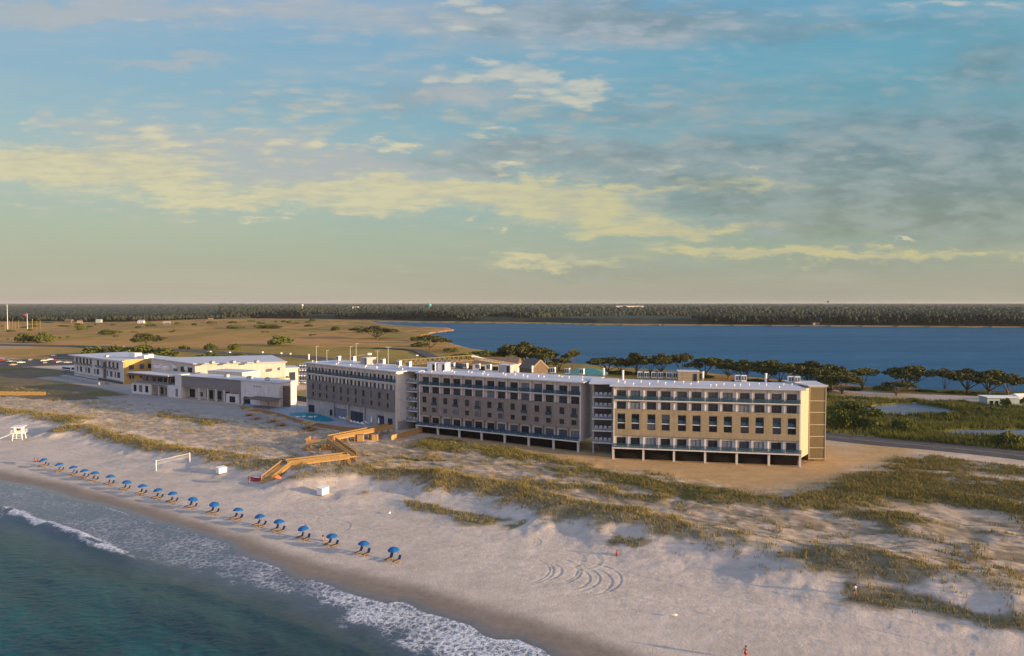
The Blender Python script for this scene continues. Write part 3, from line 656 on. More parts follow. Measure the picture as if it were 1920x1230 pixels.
    for i in range(bays):
        cx = (i + .5) * bw + (.12 if i % 2 == 0 else -.12)
        if style == 'base':
            for off, w in ((-1.05, 1.15), (1.0, .85)):
                window(t, i * bw + bw / 2 + off, RY - .06, F5 + .0, w, 2.05, 0); window(t, i * bw + bw / 2 + off, RY - .06, F4, w, 2.05, 0)
            if i % 2 == 0: part('brl2', lambda: MB().box(-bw + .03, -.03, 0, bw - .03, .03, 1.05).box(-bw + .03, -.05, 1.05, bw - .03, .05, 1.12), 'balcony_railing', 'rail', t, ((i + 1) * bw, -.2, F5 - .05))
        else:
            window(t, cx, RY - .06, F5, 2.35, 2.3); window(t, cx, RY - .06, F4, 2.35, 2.3)
            part(('brl', style), lambda: MB().box(-bw / 2 + .14, -.02, 0, bw / 2 - .14, .02, 1.0).box(-bw / 2 + .14, -.04, 1.0, bw / 2 - .14, .04, 1.05), 'balcony_railing', 'rail', t, ((i + .5) * bw, -.18, F5 - .05))
    # first storey and what carries it
    if style != 'base':
        for i in range(1, bays): part('fin1' + style, lambda: MB().box(-.12, fy_, 0, .12, RY - .005, zb0 - F1 - .01), 'divider_wall', 'white' if style == 'tall' else 'tan2', t, (i * bw, 0, F1 + .004))
        MB().box(-.2, -1.7, F1 - .32, L + .0, depth, F1 - .004).build('deck_slab', white, t)
        for i in range(bays):
            cx = (i + .5) * bw + (.12 if i % 2 == 0 else -.12); window(t, cx, RY - .06, F1 + .03, 2.35, 2.25)
            part(('gal', style), lambda: MB().box(-bw / 2 + .06, -.02, 0, bw / 2 - .06, .02, 1.0).box(-bw / 2 + .02, -.04, 1.0, bw / 2 - .02, .04, 1.05), 'gallery_railing', 'rail', t, ((i + .5) * bw, -1.6, F1))
        def col():
            m = MB().box(-.26, -.26, -1.2, .26, .26, 1.75); m.add([(-.26, -.5, 2.276), (.26, -.5, 2.276), (.26, .8, 2.276), (-.26, .8, 2.276), (-.26, -.26, 1.75), (.26, -.26, 1.75), (.26, .26, 1.75), (-.26, .26, 1.75)], [(0, 1, 2, 3), (0, 4, 5, 1), (1, 5, 6, 2), (2, 6, 7, 3), (3, 7, 4, 0)]); return m
        for i in range(0, bays + 1, 2):
            for y in (-1.1,): part('col', col, 'column', 'white' if style == 'tall' else 'grey', t, (min(i * bw + .05, L - .3), y, 0))
        MB().box(.5, .2, -1.4, L - .5, .5, F1 - .34).build('undercroft_shade_panel', M['void'], t)  # added black panel: paints in the shade behind the columns
    else:
        g = MB(); g.box(.33, .5, -.6, L - .33, depth, F1 + 2.9)
        g.build('ground_floor_wall', M['grey'], t)
        MB().box(.33, -.1, F1 + 2.95, L - .33, .47, F1 + 2.99).build('soffit', M['grey'], t)
        for x, w, h in ((2.2, 3.6, 2.6), (14.5, 1.8, 2.2), (20.2, 7.6, 3.6), (29.4, 7.4, 3.5), (41.8, 3.4, 3.0), (46.5, 2.2, 2.6)): window(t, min(x, L - 3), .44, .05 if h > 3 else .6, w, h, 2)
        for x in (16.2, 24.6, 33.5): MB().box(x - .3, -.08, -.6, x + .3, .3, 5.5).build('column', M['grey'], t)
    return t, L, rz
ZB = 3.0
A3, B3 = (26.4, 179.6), (71.7, 171.2)
A2, B2 = (-28.6, 212.5), (18.7, 187.0)
A1, B1 = (-74.0, 249.0), (-36.2, 216.0)
h3, L3, r3 = hotel('hotel_wing', 'tan and white hotel wing with sunlit front and tall slatted stair tower', A3, B3, 12, 14, ZB, 'tall')
h2, L2, r2 = hotel('hotel_wing', 'long grey-brown and white hotel wing on posts between the two balcony towers', A2, B2, 14, 14, ZB, 'mid')
h1, L1, r1 = hotel('hotel_wing', 'shaded hotel wing rising straight from the pool terrace with one long balcony strip', A1, B1, 12, 14, ZB, 'base')
def toloc(t, p):
    a = -t.rotation_euler[2]; d = Vector(p) - Vector(t.location); return Vector((d.x * math.cos(a) - d.y * math.sin(a), d.x * math.sin(a) + d.y * math.cos(a), d.z))
# splayed end wall and slatted stair tower of the right wing (part of that building)
e0 = toloc(h3, (71.75, 171.3, ZB)); e1 = toloc(h3, (76.0, 176.6, ZB)); e2 = toloc(h3, (80.2, 176.3, ZB)); e3 = toloc(h3, (81.5, 186.5, ZB)); e4 = toloc(h3, (74, 188, ZB))
MB().prism([(e0.x, e0.y), (e1.x, e1.y), (e4.x, e4.y), (L3 - .2, 12), (L3 + .02, .2)], F1 - 1.4, RF - .01).build('splayed_end_wall', M['endw'], h3)
fr = MB(); lv = MB()
q1, q2, q3, q4 = [Vector((e.x, e.y)) for e in (e1, e2, e3, e4)]
st = MB().prism([(q1.x + .05, q1.y + .05), (q2.x, q2.y), (q3.x, q3.y), (q4.x, q4.y)], -.3, RF + .35).build('stair_tower', M['louvre'], h3)
nrm = Vector((q2.y - q1.y, -(q2.x - q1.x))).normalized()
for z in (0, F1 + .2, F2, F3, F4, F5, RF + .2):
    a = q1 + nrm * .02; b = q2 + nrm * .02; fr.prism([tuple(a), tuple(b), tuple(b + nrm * .14), tuple(a + nrm * .14)], z - .1, z + .12)
for k in (0, 1):
    a = q1.lerp(q2, 0.0 if k == 0 else .96) + nrm * .01; b = q1.lerp(q2, .05 if k == 0 else 1.0) + nrm * .01; fr.prism([tuple(a), tuple(b), tuple(b + nrm * .2), tuple(a + nrm * .2)], -.3, RF + .36)
fr.build('frame', M['endw'], st)
nl = 22
for k in range(nl):
    a = q1.lerp(q2, .06 + .9 * k / nl) + nrm * .015; b = q1.lerp(q2, .06 + .9 * (k + .45) / nl) + nrm * .015; lv.prism([tuple(a), tuple(b), tuple(b + nrm * .09), tuple(a + nrm * .09)], .0, RF + .2)
lv.build('slats', M['louvre'], st)
MB().prism([tuple(q1 + Vector((-.3, -.35))), tuple(q2 + Vector((.4, -.35))), tuple(q3 + Vector((.4, .3))), tuple(q4 + Vector((-.3, .3)))], RF + .37, RF + .62).build('tower_roof', M['roofw'], h3)
# balcony towers between the wings
CHAIRS = []
def tower(label, p0, p1, depth, cols=True, nchair=4):
    p0 = Vector(p0); p1 = Vector(p1); L = (p1 - p0).length; rz = math.atan2(p1.y - p0.y, p1.x - p0.x)
    t = thing('balcony_tower', label, 'balcony tower', (p0.x, p0.y, ZB), rz)
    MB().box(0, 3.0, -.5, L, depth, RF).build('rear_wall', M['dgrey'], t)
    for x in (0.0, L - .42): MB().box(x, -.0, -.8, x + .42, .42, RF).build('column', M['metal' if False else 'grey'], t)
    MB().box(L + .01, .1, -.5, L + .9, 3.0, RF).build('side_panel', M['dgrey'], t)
    for z in (F1, F2 + .1, F3 + .2, F4 + .1, F5):
        MB().box(-.05, -.5, z - .32, L + .05, 2.99, z - .02).build('balcony_slab', M['white'], t)
        MB().box(.43, -.44, z + .0, L - .43, -.40, z + 1.0).box(.43, -.46, z + 1.0, L - .43, -.38, z + 1.05).build('balcony_railing', M['railc'], t)
        for k in range(nchair): CHAIRS.append((t, Vector((.95 + (L - 1.9) * k / max(1, nchair - 1), .55, z - .02)), z, k, rz))
    MB().prism([(-.9, -1.0), (L + .9, -1.0), (L + .9, depth), (-.9, depth)], [RF + .0, RF + .0, RF + .45, RF + .45], [RF + .25, RF + .25, RF + .7, RF + .7]).build('roof', M['roofw'], t)
    return t
def clearglass():
    m = bpy.data.materials.new('clear_rail_glass'); m.use_nodes = True; b = m.node_tree.nodes['Principled BSDF']
    b.inputs['Base Color'].default_value = (.3, .36, .4, 1); b.inputs['Alpha'].default_value = .22; b.inputs['Roughness'].default_value = .1; return m
M['railc'] = clearglass()
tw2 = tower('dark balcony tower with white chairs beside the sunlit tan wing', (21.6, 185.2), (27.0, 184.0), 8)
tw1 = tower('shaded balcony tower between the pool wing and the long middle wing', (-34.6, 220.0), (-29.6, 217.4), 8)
def chairproto():
    t = thing('balcony_chair', 'white armchair', 'chair', group='white chairs on the balcony towers')
    MB().box(-.34, -.32, .38, .34, .32, .46).build('seat', M['paint'], t)
    MB().add([(-.34, .27, .46), (.34, .27, .46), (.34, .33, .46), (-.34, .33, .46), (-.36, .42, 1.02), (.36, .42, 1.02), (.36, .48, 1.02), (-.36, .48, 1.02)], [(0, 3, 2, 1), (4, 5, 6, 7), (0, 1, 5, 4), (1, 2, 6, 5), (2, 3, 7, 6), (3, 0, 4, 7)]).build('backrest', M['paint'], t)
    for sx in (-1, 1):
        MB().box(sx * .34, -.32, .62, sx * .42, .36, .68).build('armrest', M['paint'], t)
        for sy in (-.28, .28): MB().box(sx * .36 - .03, sy - .03, 0, sx * .36 + .03, sy + .03, .618).build('leg', M['paint'], t)
    return t
cpz = chairproto(); storey = {F1: 'first', F2 + .1: 'second', F3 + .2: 'third', F4 + .1: 'fourth', F5: 'top'}
for k, (t, p, z, j, rz) in enumerate(CHAIRS):
    w = Vector(t.location) + Matrix.Rotation(rz, 3, 'Z') @ p; which = 'tan wing' if t == tw2 else 'pool wing'
    lab = f'white armchair on the {storey[z]} balcony of the tower by the {which}, ' + ['leftmost', 'second from left', 'third from left', 'rightmost'][j]
    if k == 0: cpz.location = w; cpz.rotation_euler[2] = rz; cpz['label'] = lab
    else: dup(cpz, w, rz, lab)
# ---- things on the roofs
ZR = ZB + RF + .30
def pr(u, v): return P(u, v, ZR)
def acunit():
    t = thing('air_conditioner', 'x', 'rooftop unit', group='air conditioning units on the hotel roofs')
    MB().box(-.68, -.6, .25, .68, .6, 1.9).build('casing', M['paint'], t)
    for x in (-.33, .33): MB().lathe([(.27, 1.9), (.28, 2.04), (.2, 2.02)], 12, x, 0).build('fan', M['dgrey'], t); MB().box(x - .26, -.63, .5, x + .26, -.602, 1.7).build('grille', M['dgrey'], t)
    for x in (-.55, .55):
        for y in (-.45, .45): MB().box(x - .06, y - .06, 0, x + .06, y + .06, .248).build('foot', M['metal'], t)
    return t
ACP = acunit(); k = 0
AC = [(635, 677, 1), (663, 677.5, 1), (718, 683, 1), (748, 687, 1), (767, 688.5, 1), (849, 691, 2), (873, 691.5, 2), (896, 693, 2), (917, 694, 2), (1037, 700.5, 2), (1064, 702, 2), (1091, 703, 2),
      (1200, 709, 3), (1212, 709.4, 3), (1226, 709.8, 3), (1238, 710, 3), (1254, 710.5, 3), (1266, 710.8, 3), (1383, 716, 3), (1394, 716.4, 3), (1482, 718.5, 3), (1494, 719, 3)]
cnt = {}; tot = {w: sum(1 for a in AC if a[2] == w) for w in (1, 2, 3)}
ORD = 'first second third fourth fifth sixth seventh eighth ninth tenth eleventh twelfth thirteenth fourteenth fifteenth sixteenth seventeenth eighteenth nineteenth twentieth'.split()
for u, v, w in AC:
    cnt[w] = cnt.get(w, 0) + 1
    lab = f'white louvred air conditioner on the roof of the {("", "shaded pool wing", "long middle wing", "sunlit tan wing")[w]}, {ORD[cnt[w] - 1]} from the left'
    p = pr(u, v); rz = (0, r1, r2, r3)[w] + R(6)
    if k == 0: ACP.location = p; ACP.rotation_euler[2] = rz; ACP['label'] = lab
    else: dup(ACP, p, rz, lab)
    k += 1
def bulkhead(u0, u1, v, h, m, label, rz, dep=4):
    a = pr(u0, v); b = pr(u1, v); L = b.x - a.x
    t = thing('roof_bulkhead', label, 'roof bulkhead', a, rz); MB().box(0, 0, 0, L, dep, h).build('wall', M[m], t); MB().box(-.12, -.12, h, L + .12, dep + .12, h + .14).build('roof', M['roofw'], t)
    window(t, L * .8, -.03, .06, .95, min(2.0, h - .2), 0, name='door'); return t
bulkhead(801, 819, 694.5, 2.4, 'paint', 'left one of the two white screens on the roof of the middle wing', r2, 3)
bulkhead(820.5, 837, 695, 2.4, 'paint', 'right one of the two white screens on the roof of the middle wing', r2, 3)
bulkhead(935, 960, 698, 2.2, 'grey', 'grey stair bulkhead on the roof of the middle wing', r2)
bulkhead(1271, 1310, 714.5, 2.6, 'tan', 'long tan bulkhead on the roof of the sunlit wing', r3)
bulkhead(676, 695, 682.5, 2.2, 'grey', 'grey bulkhead on the roof of the shaded pool wing', r1)
def pipe(u, v, h, label):
    t = thing('vent_pipe', label, 'vent pipe', pr(u, v), 0, 'tall vent pipes on the hotel roofs'); MB().lathe([(.28, 0), (.28, h)], 10).build('pipe', M['paint'], t); MB().lathe([(.36, h), (.36, h + .2), (.1, h + .3)], 10).build('cap', M['paint'], t)
for u, v, h, l in ((1132, 706, 2.2, 'tall pale vent pipe at the right end of the middle wing roof'), (1168, 712, 2.4, 'tall pale vent pipe at the left end of the tan wing roof'), (1436, 717, 2.2, 'slim pale vent pipe alone near the right of the tan wing roof'),
                   (998, 698, 1.8, 'slim pale vent pipe in the middle of the middle wing roof'), (1318, 713, 2.2, 'pale vent pipe just right of the tan bulkhead'), (579, 674, 1.8, 'pale vent pipe at the far left end of the pool wing roof')): pipe(u, v, h, l)
vp = thing('roof_vent', 'small white mushroom vent', 'roof vent', (0, 0, 0), 0, 'small white vents on the hotel roofs')
MB().lathe([(.12, 0), (.12, .35)], 8).build('stem', M['paint'], vp); MB().lathe([(.3, .35), (.28, .5), (.1, .58)], 8).build('cap', M['paint'], vp)
first = True
for (t, L, rz, nm, n) in ((h1, L1, r1, 'shaded pool wing', 16), (h2, L2, r2, 'long middle wing', 22), (h3, L3, r3, 'sunlit tan wing', 22)):
    for i in range(n):
        lp = Vector((L * (i + .5 + random.uniform(-.2, .2)) / n, 0.3 + random.random() * 9, RF + .30)); w = Vector(t.location) + Matrix.Rotation(rz, 3, 'Z') @ lp
        lab = f'one of the small white mushroom vents along the front of the {nm} roof'
        if first: vp.location = w; vp['label'] = lab; vp['group'] = f'small white vents on the {nm}'; first = False
        else: dup(vp, w, 0, lab, f'small white vents on the {nm}')

# ---- loungers on the balconies of the sunlit and middle wings
def ballounger():
    t = thing('balcony_lounger', 'x', 'lounger', group='blue loungers on the hotel balconies'); MB().box(-.8, -.28, .28, .45, .28, .42).build('seat_cushion', M['blue'], t)
    MB().add([(.45, -.28, .28), (.45, .28, .28), (.45, .28, .42), (.45, -.28, .42), (.95, -.28, .85), (.95, .28, .85), (.9, .28, .95), (.9, -.28, .95)], [(0, 1, 5, 4), (2, 3, 7, 6), (4, 5, 6, 7), (0, 4, 7, 3), (1, 2, 6, 5)]).build('backrest', M['blue'], t)
    for x in (-.7, .4):
        for y in (-.22, .22): MB().box(x - .03, y - .03, 0, x + .03, y + .03, .279).build('leg', M['paint'], t)
    return t
bl_ = ballounger(); fst = True; rng_ = random.Random(5)
for (t, L, n, nm, fl_) in ((h3, L3, 12, 'sunlit tan wing', ((F5, 'top'), (F3 + .1, 'middle'), (F1, 'lowest'))), (h2, L2, 14, 'long middle wing', ((F5, 'top'), (F1, 'lowest')))):
    for z, fn in fl_:
        for i in range(n):
            if rng_.random() < .18: continue
            cx = (i + .5) * L / n + (.12 if i % 2 == 0 else -.12); y = .32 if fn == 'middle' else (.18 if fn == 'top' else -.9)
            w = Vector(t.location) + Matrix.Rotation(t.rotation_euler[2], 3, 'Z') @ Vector((cx, y, z)); lab = f'blue lounger on the {fn} balcony of the {nm}, bay {ORD[i]} from the left'; rz = t.rotation_euler[2] + (math.pi if rng_.random() < .5 else 0)
            if fst: bl_.location = w; bl_.rotation_euler[2] = rz; bl_['label'] = lab; fst = False
            else: dup(bl_, w, rz, lab)
# ------------------------------------------------------------------ low buildings on the left
def frame_at(name, label, cat, A, B, z=ZB, group=None):
    A = Vector(A); B = Vector(B); return thing(name, label, cat, (A.x, A.y, z), math.atan2(B.y - A.y, B.x - A.x), group), (B - A).length
# three-storey block with ochre end
t, L = frame_at('three_storey_block', 'three-storey white block with ochre end wall and pale flat roof, leftmost of the low buildings', 'building', (-240, 379), (-190, 338))
MB().box(0, 0, 0, L, 26, 10.9).build('wall', M['white'], t)
rf = MB().prism([(-2.5, -2.2), (L + .3, -.6), (L + .5, 27), (-2, 27)], 10.95, 11.4).build('roof', M['roofw'], t)
MB().box(0.4, -.02, 1.2, L * .93, -.15, 1.5).build('ledge', M['grey'], t)
for i in range(12):
    if i == 5: continue
    x = 4.5 + i * (L - 9) / 11.5; window(t, x, -.05, 7.3, 2.2, 2.9, 1); MB().box(x - 1.35, -1.1, 6.6, x + 1.35, -.01, 6.9).build('balcony', M['grey'], t); MB().box(x - 1.35, -1.14, 6.9, x + 1.35, -1.10, 7.8).build('balcony_railing', M['rail'], t)
for i, (x, w) in enumerate([(5, 1.2), (10, 2.6), (17, 1.2), (21, 2.6), (29, 1.2), (33, 2.6), (45, 1.2), (50, 2.8), (55, 1.2), (59, 3)]): window(t, x, -.05, 2.7, w, 2.8, 0)
MB().box(38.5, -.25, 0, 39.3, -.01, 10.9).build('pilaster', M['white'], t); MB().box(40.2, -.08, .2, 43.6, -.01, 9.6).build('dark_wall_panel', M['dgrey'], t)  # pilaster, then a flat dark grey panel on the wall face
MB().box(L - 30, -.5, -.2, L - .6, -.01, 1.1).build('base_dark_strip', M['dgrey'], t)  # dark grey strip along the foot of the wall
MB().prism([(6, -9), (L - 6, -9), (L - 6, -6), (6, -6)], -.5, 1.3).build('planter_wall', M['grey'], t)
e = MB().box(L + .003, .3, 0, L + .4, 15, 11.9).build('end_panel', M['yell'], t)
for z in (2.4, 7.0):
    for y in (3.5, 8.5, 12.5): window(t, L + .45, y, z, 2.2, 2.3, 1, R(90))
MB().box(L + .42, 1, 4.6, L + 2.4, 13, 4.9).build('balcony', M['yell'], t); MB().box(L + 2.3, 1, 4.9, L + 2.36, 13, 5.9).build('balcony_railing', M['rail'], t)
MB().box(L + .003, 15.1, 0, L + 12, 26, 8.2).build('rear_wing', M['white'], t)
for p, sz in (((L - 18, 10), 3.4), ((L - 9, 12), 2.0), ((L - 14, 16), 2.4)):
    w = Vector(t.location) + Matrix.Rotation(t.rotation_euler[2], 3, 'Z') @ Vector((p[0], p[1], 11.4))
    o = thing('rooftop_unit', {3.4: 'largest white rooftop unit on the three-storey block', 2.0: 'smaller white rooftop unit near the ochre end of the block', 2.4: 'white rooftop unit set back on the three-storey block'}[sz], 'rooftop unit', w, t.rotation_euler[2])
    MB().box(0, 0, .2, sz * 2, sz, sz * .8).build('casing', M['paint'], o); MB().box(.2, .2, 0, sz * 2 - .2, sz - .2, .198).build('curb', M['metal'], o)
# two-storey beach house building
t, L = frame_at('two_storey_building', 'two-storey white building with dark upper terrace and sloped white roof', 'building', (-168, 305), (-138, 288.5))
MB().box(0, 0, -.5, 13.5, 14, 4.7).box(13.5, 4, -.5, 25.5, 14, 4.7).box(25.6, -.3, -.5, L, 14, 5.0).build('ground_floor_wall', M['white'], t)
MB().box(-.2, -.4, 4.75, 25.5, 4.1, 5.1).build('terrace_slab', M['grey'], t)
MB().box(1, 4.2, 5.12, L - 1, 14, 8.9).build('upper_wall', M['slat'], t)
MB().box(L - 4, -.2, 5.02, L - .02, 4.1, 9.9).build('corner_pier', M['white'], t)
MB().prism([(-1.5, -1.4), (27.5, -1.4), (27.5, 13), (-1.5, 13)], [9.0, 8.8, 8.0, 8.2], [9.45, 9.25, 8.4, 8.6]).build('roof', M['roofw'], t)
MB().box(-1.2, -.9, 8.2, 27, -.6, 8.85).build('fascia', M['brown'], t)
for x, w in ((2.6, 1.9), (6.6, 2.2), (10.8, 2.0)): window(t, x, -.04, 1.0, w, 2.8, 0)
for x in (15.5, 18.5, 22.5): window(t, x, 3.95, 0.1, 2.0, 3.0, 0)
for x in (13.9, 18.9, 25.0): MB().box(x - .2, -.1, -.5, x + .2, .35, 4.74).build('column', M['white'], t)
for x, w in ((5.5, 2.2), (10, 2.2), (14.0, 3.2), (18.5, 3.6), (23.2, 3.4)): window(t, x, 4.15, 5.4, w, 2.5, 1)
for x in (.2, 12.5, 25.2): MB().box(x - .15, -.1, 5.1, x + .15, .2, 8.75).build('post', M['grey'], t)
window(t, L - 2.8, -.36, .6, 1.3, 3.2, 0)
MB().box(-.1, -.35, 5.1, 25.3, -.30, 6.1).build('terrace_railing', M['railc'], t)
# slatted restaurant building with white end
t, L = frame_at('slatted_restaurant', 'low grey slatted restaurant building with white columns and blank white end', 'building', (-138, 288.8), (-88.5, 262.2))
LS = 35.5
MB().box(0, 3.2, -.5, LS, 9, 5.2).box(LS, 0, -.5, L, 9, 9.3).build('wall', M['white'], t)
sl = MB(); sl.box(0, .05, 4.95, LS - .01, 3.19, 9.3); 
for k in range(74): sl.box(.1 + k * LS / 74, -.06, 4.95, .1 + k * LS / 74 + .25, .047, 9.25)
sl.build('slat_screen', M['slat'], t)
MB().box(.1, 3.3, 5.25, LS - .01, 8.9, 9.2).build('upper_wall', M['grey'], t)
MB().box(-.4, -.4, 9.33, L + .4, 9.4, 9.6).build('roof', M['roofw'], t)
for x in (10.5, 15.8, 20.8, 25.6): MB().box(x - .3, -.02, -.5, x + .3, .55, 4.94).build('column', M['white'], t)
MB().box(26.8, .02, -.5, 34, 3.1, 3.6).build('entry_wall', M['white'], t)
window(t, 30.5, -.03, .3, 3.2, 2.4, 1); window(t, 38.8, -.05, .2, 3.6, 2.9, 0, name='opening')
window(t, 2.4, -.10 + 3.2, .2, 3.4, 3.4, 1); window(t, 7.4, 3.1, .8, 3.0, 1.9, 1)
for x in (13.2, 18.3, 23.2): window(t, x, 3.12, .2, 4.2, 3.6, 3)
MB().box(44.5, -7, 3.5, L + 2, -.02, 3.75).build('canopy', M['brown'], t)
for x in (44.8, L + 1.5): MB().box(x - .12, -6.8, -.4, x + .12, -6.5, 3.49).build('post', M['brown'], t)
MB().box(L + .01, 2, -.5, L + 3.4, 2.3, 8.2).build('side_screen', M['brown'], t)
# sign strokes: the place's pale lettering is too small to read; a thin raised line of blocks
sg = MB()
for k, w in enumerate((.5, .35, .45, .3, .5, .4, .45)): sg.box(42.6 + k * .62, -.06, 7.2, 42.6 + k * .62 + w, -.005, 7.75)
sg.build('sign_lettering', M['grey'], t)
# hall and its lower sunlit wing
t, L = frame_at('conference_hall', 'tall pale hall with blank sunlit wall and thin flat roof behind the restaurant', 'building', (-144, 314), (-106, 323.5))
bl = toloc(t, (-180, 345, ZB)); br_ = toloc(t, (-126, 362, ZB))
MB().prism([(0, 0), (L, 0), (br_.x, br_.y), (bl.x, bl.y)], -.5, 11.9).build('wall', M['cream'], t)
c = Vector((bl.x, bl.y)); rfp = [(-.7, -.7), (L + .9, -.7), (br_.x + .5, br_.y + .6), (bl.x - .9, bl.y + .4)]
MB().prism(rfp, 11.93, 12.4).build('roof', M['roofw'], t)
lw = math.atan2(bl.y, bl.x)
for k in range(3):
    p = Vector((0, 0)).lerp(Vector((bl.x, bl.y)), .1 + .16 * k); o = Vector((math.cos(lw + math.pi / 2), math.sin(lw + math.pi / 2))) * .08
    window(t, p.x + o.x, p.y + o.y, 6.8, 4.2, 3.4, 1, lw + math.pi)
t, L = frame_at('sunlit_annexe', 'low cream annexe with large windows catching the low sun, beside the cars', 'building', (-136, 316), (-103, 333))
MB().box(0, 0, -.5, L, 12, 8.3).build('wall', M['cream'], t)
MB().box(-.5, -.5, 8.33, L + .5, 12.3, 8.75).build('roof', M['roofw'], t)
for x, w, z, h in ((L - 2.8, 2.9, 2.8, 3.8), (L - 8.4, 2.9, 2.8, 3.8), (5, 3, 2.0, 3.0), (10, 2.6, 2.0, 3.0), (15, 3, 2.0, 3.0), (1.6, 2.4, 2.0, 3)): window(t, x, -.05, z, w, h, 1)
MB().box(12, -7, 4.6, L - 5, -.02, 4.9).build('canopy', M['brown'], t)
for x in (12.3, 17, 22, L - 5.3): MB().box(x - .15, -6.9, -.4, x + .15, -6.6, 4.59).build('post', M['cream'], t)
MB().box(14, 1, 8.76, 22, 8, 10.6).build('roof_screen', M['tan'], t)
t, L = frame_at('grey_link_building', 'cream windowless link building with parapet roof between the restaurant and the hall', 'building', (-132, 300), (-114, 292))
MB().box(0, 0, -.5, L, 10, 10.2).build('wall', M['cream'], t); MB().box(-.2, -.2, 10.23, L + .2, 10.2, 10.45).build('roof', M['roofw'], t)
k = 0
for u, v, sx in ((303, 692.5, 2.4), (322, 690.5, 3.4), (345, 693, 2.2), (288, 690, 2.8)):
    p = P(u, v, ZB + 8.9); lab = ['small', 'widest', 'squat', 'second widest'][k] + ' white rooftop unit behind the sloped roof of the two-storey building'; k += 1
    o = thing('rooftop_unit', lab, 'rooftop unit', p, R(-28)); MB().box(0, 0, 0, sx, 2, 1.5).build('casing', M['paint'], o); MB().lathe([(.5, 1.5), (.5, 1.7)], 10, sx / 2, 1).build('fan', M['dgrey'], o)
for k, (u, v, z, sx, lab) in enumerate([(392, 682, 15.4, 2.0, 'left white unit on the flat roof of the tall hall'), (430, 681, 15.4, 2.6, 'second white unit on the flat roof of the tall hall'), (476, 680.5, 15.4, 1.8, 'right white unit on the flat roof of the tall hall'),
                                        (420, 707, 12.6, 1.6, 'left white unit on the restaurant roof'), (462, 710.5, 12.6, 2.2, 'middle white unit on the restaurant roof'), (496, 713.5, 12.6, 1.4, 'right white unit on the restaurant roof'), (196, 670, 14.4, 1.6, 'low white unit near the left end of the three-storey block roof'), (520, 694, 11.75, 1.6, 'white unit on the sunlit annexe roof')]):
    o = thing('rooftop_unit', lab, 'rooftop unit', P(u, v, z), R(-28)); MB().box(0, 0, .15, sx, 1.5, 1.1).build('casing', M['metal'], o); MB().lathe([(.45, 1.1), (.45, 1.28)], 10, sx / 2, .75).build('fan', M['dgrey'], o); MB().box(.1, .1, 0, sx - .1, 1.4, .148).build('curb', M['grey'], o)
# ------------------------------------------------------------------ pool terrace
PT = [P(u, v, 3.3) for u, v in [(455, 757), (530, 752), (585, 757), (640, 768), (740, 786), (752, 790), (745, 796), (700, 804), (640, 800), (585, 795), (545, 786), (510, 775)]]
dk = MB().prism([(p.x, p.y) for p in PT], 2.2, 3.25).build('pool_deck', M['pave']); dk['kind'] = 'structure'
pl = [P(u, v, 3.3) for u, v in [(541, 776), (556, 773), (575, 773), (600, 777), (616, 782), (628, 788), (612, 791), (590, 789), (566, 784), (548, 780)]]
pwm = lagoonmat('pool_water', (.010, .17, .22, 1), (.03, .27, .32, 1), .4)
pw = MB().add([(p.x, p.y, 3.275) for p in pl], [tuple(range(len(pl)))]).build('pool_water', pwm); pw['kind'] = 'structure'
sp_ = thing('pool_splash_pad', 'white raised steps standing in the teal pool', 'pool steps', P(572, 782, 3.28))
for k, (dx, w) in enumerate(((-3.2, 1.6), (-1.0, 1.2), (1.2, 1.5), (3.2, .8))): MB().box(dx, -.4, 0, dx + w, .5, .25 + .12 * (k % 2)).build('step', M['paint'], sp_)
# kerb wall / fence on the seaward side
wl = [P(u, v, 3.6) for u, v in [(452, 764), (490, 770), (530, 779), (560, 789), (600, 797), (650, 804), (690, 806)]]
ft = thing('terrace_fence', 'low olive timber fence curving along the seaward edge of the pool terrace', 'fence', (wl[0].x, wl[0].y, 3.0))
bd = MB()
for a, b in zip(wl[:-1], wl[1:]): bd.bar((a.x - wl[0].x, a.y - wl[0].y, .55), (b.x - wl[0].x, b.y - wl[0].y, .55), .12, 1.1)
bd.build('boards', M['wood2'], ft); tr = MB()
for a, b in zip(wl[:-1], wl[1:]): tr.bar((a.x - wl[0].x, a.y - wl[0].y, 1.15), (b.x - wl[0].x, b.y - wl[0].y, 1.15), .3, .1)
tr.build('top_rail', M['wood'], ft)
df = thing('dark_fence', 'dark planted fence between the restaurant end and the pool wing', 'fence', tuple(P(482, 752, 3)))
dfp = [P(u, v, 3) for u, v in [(482, 752), (515, 747), (550, 752), (583, 757)]]; o0 = dfp[0]
m1 = MB(); m2 = MB()
for a, b in zip(dfp[:-1], dfp[1:]):
    m1.bar((a.x - o0.x, a.y - o0.y, 1.4), (b.x - o0.x, b.y - o0.y, 1.4), .2, 2.2); m2.bar((a.x - o0.x, a.y - o0.y, 2.6), (b.x - o0.x, b.y - o0.y, 2.6), .35, .12)
m1.build('panel', M['dgrey'], df); m2.build('top_rail', M['metal'], df)
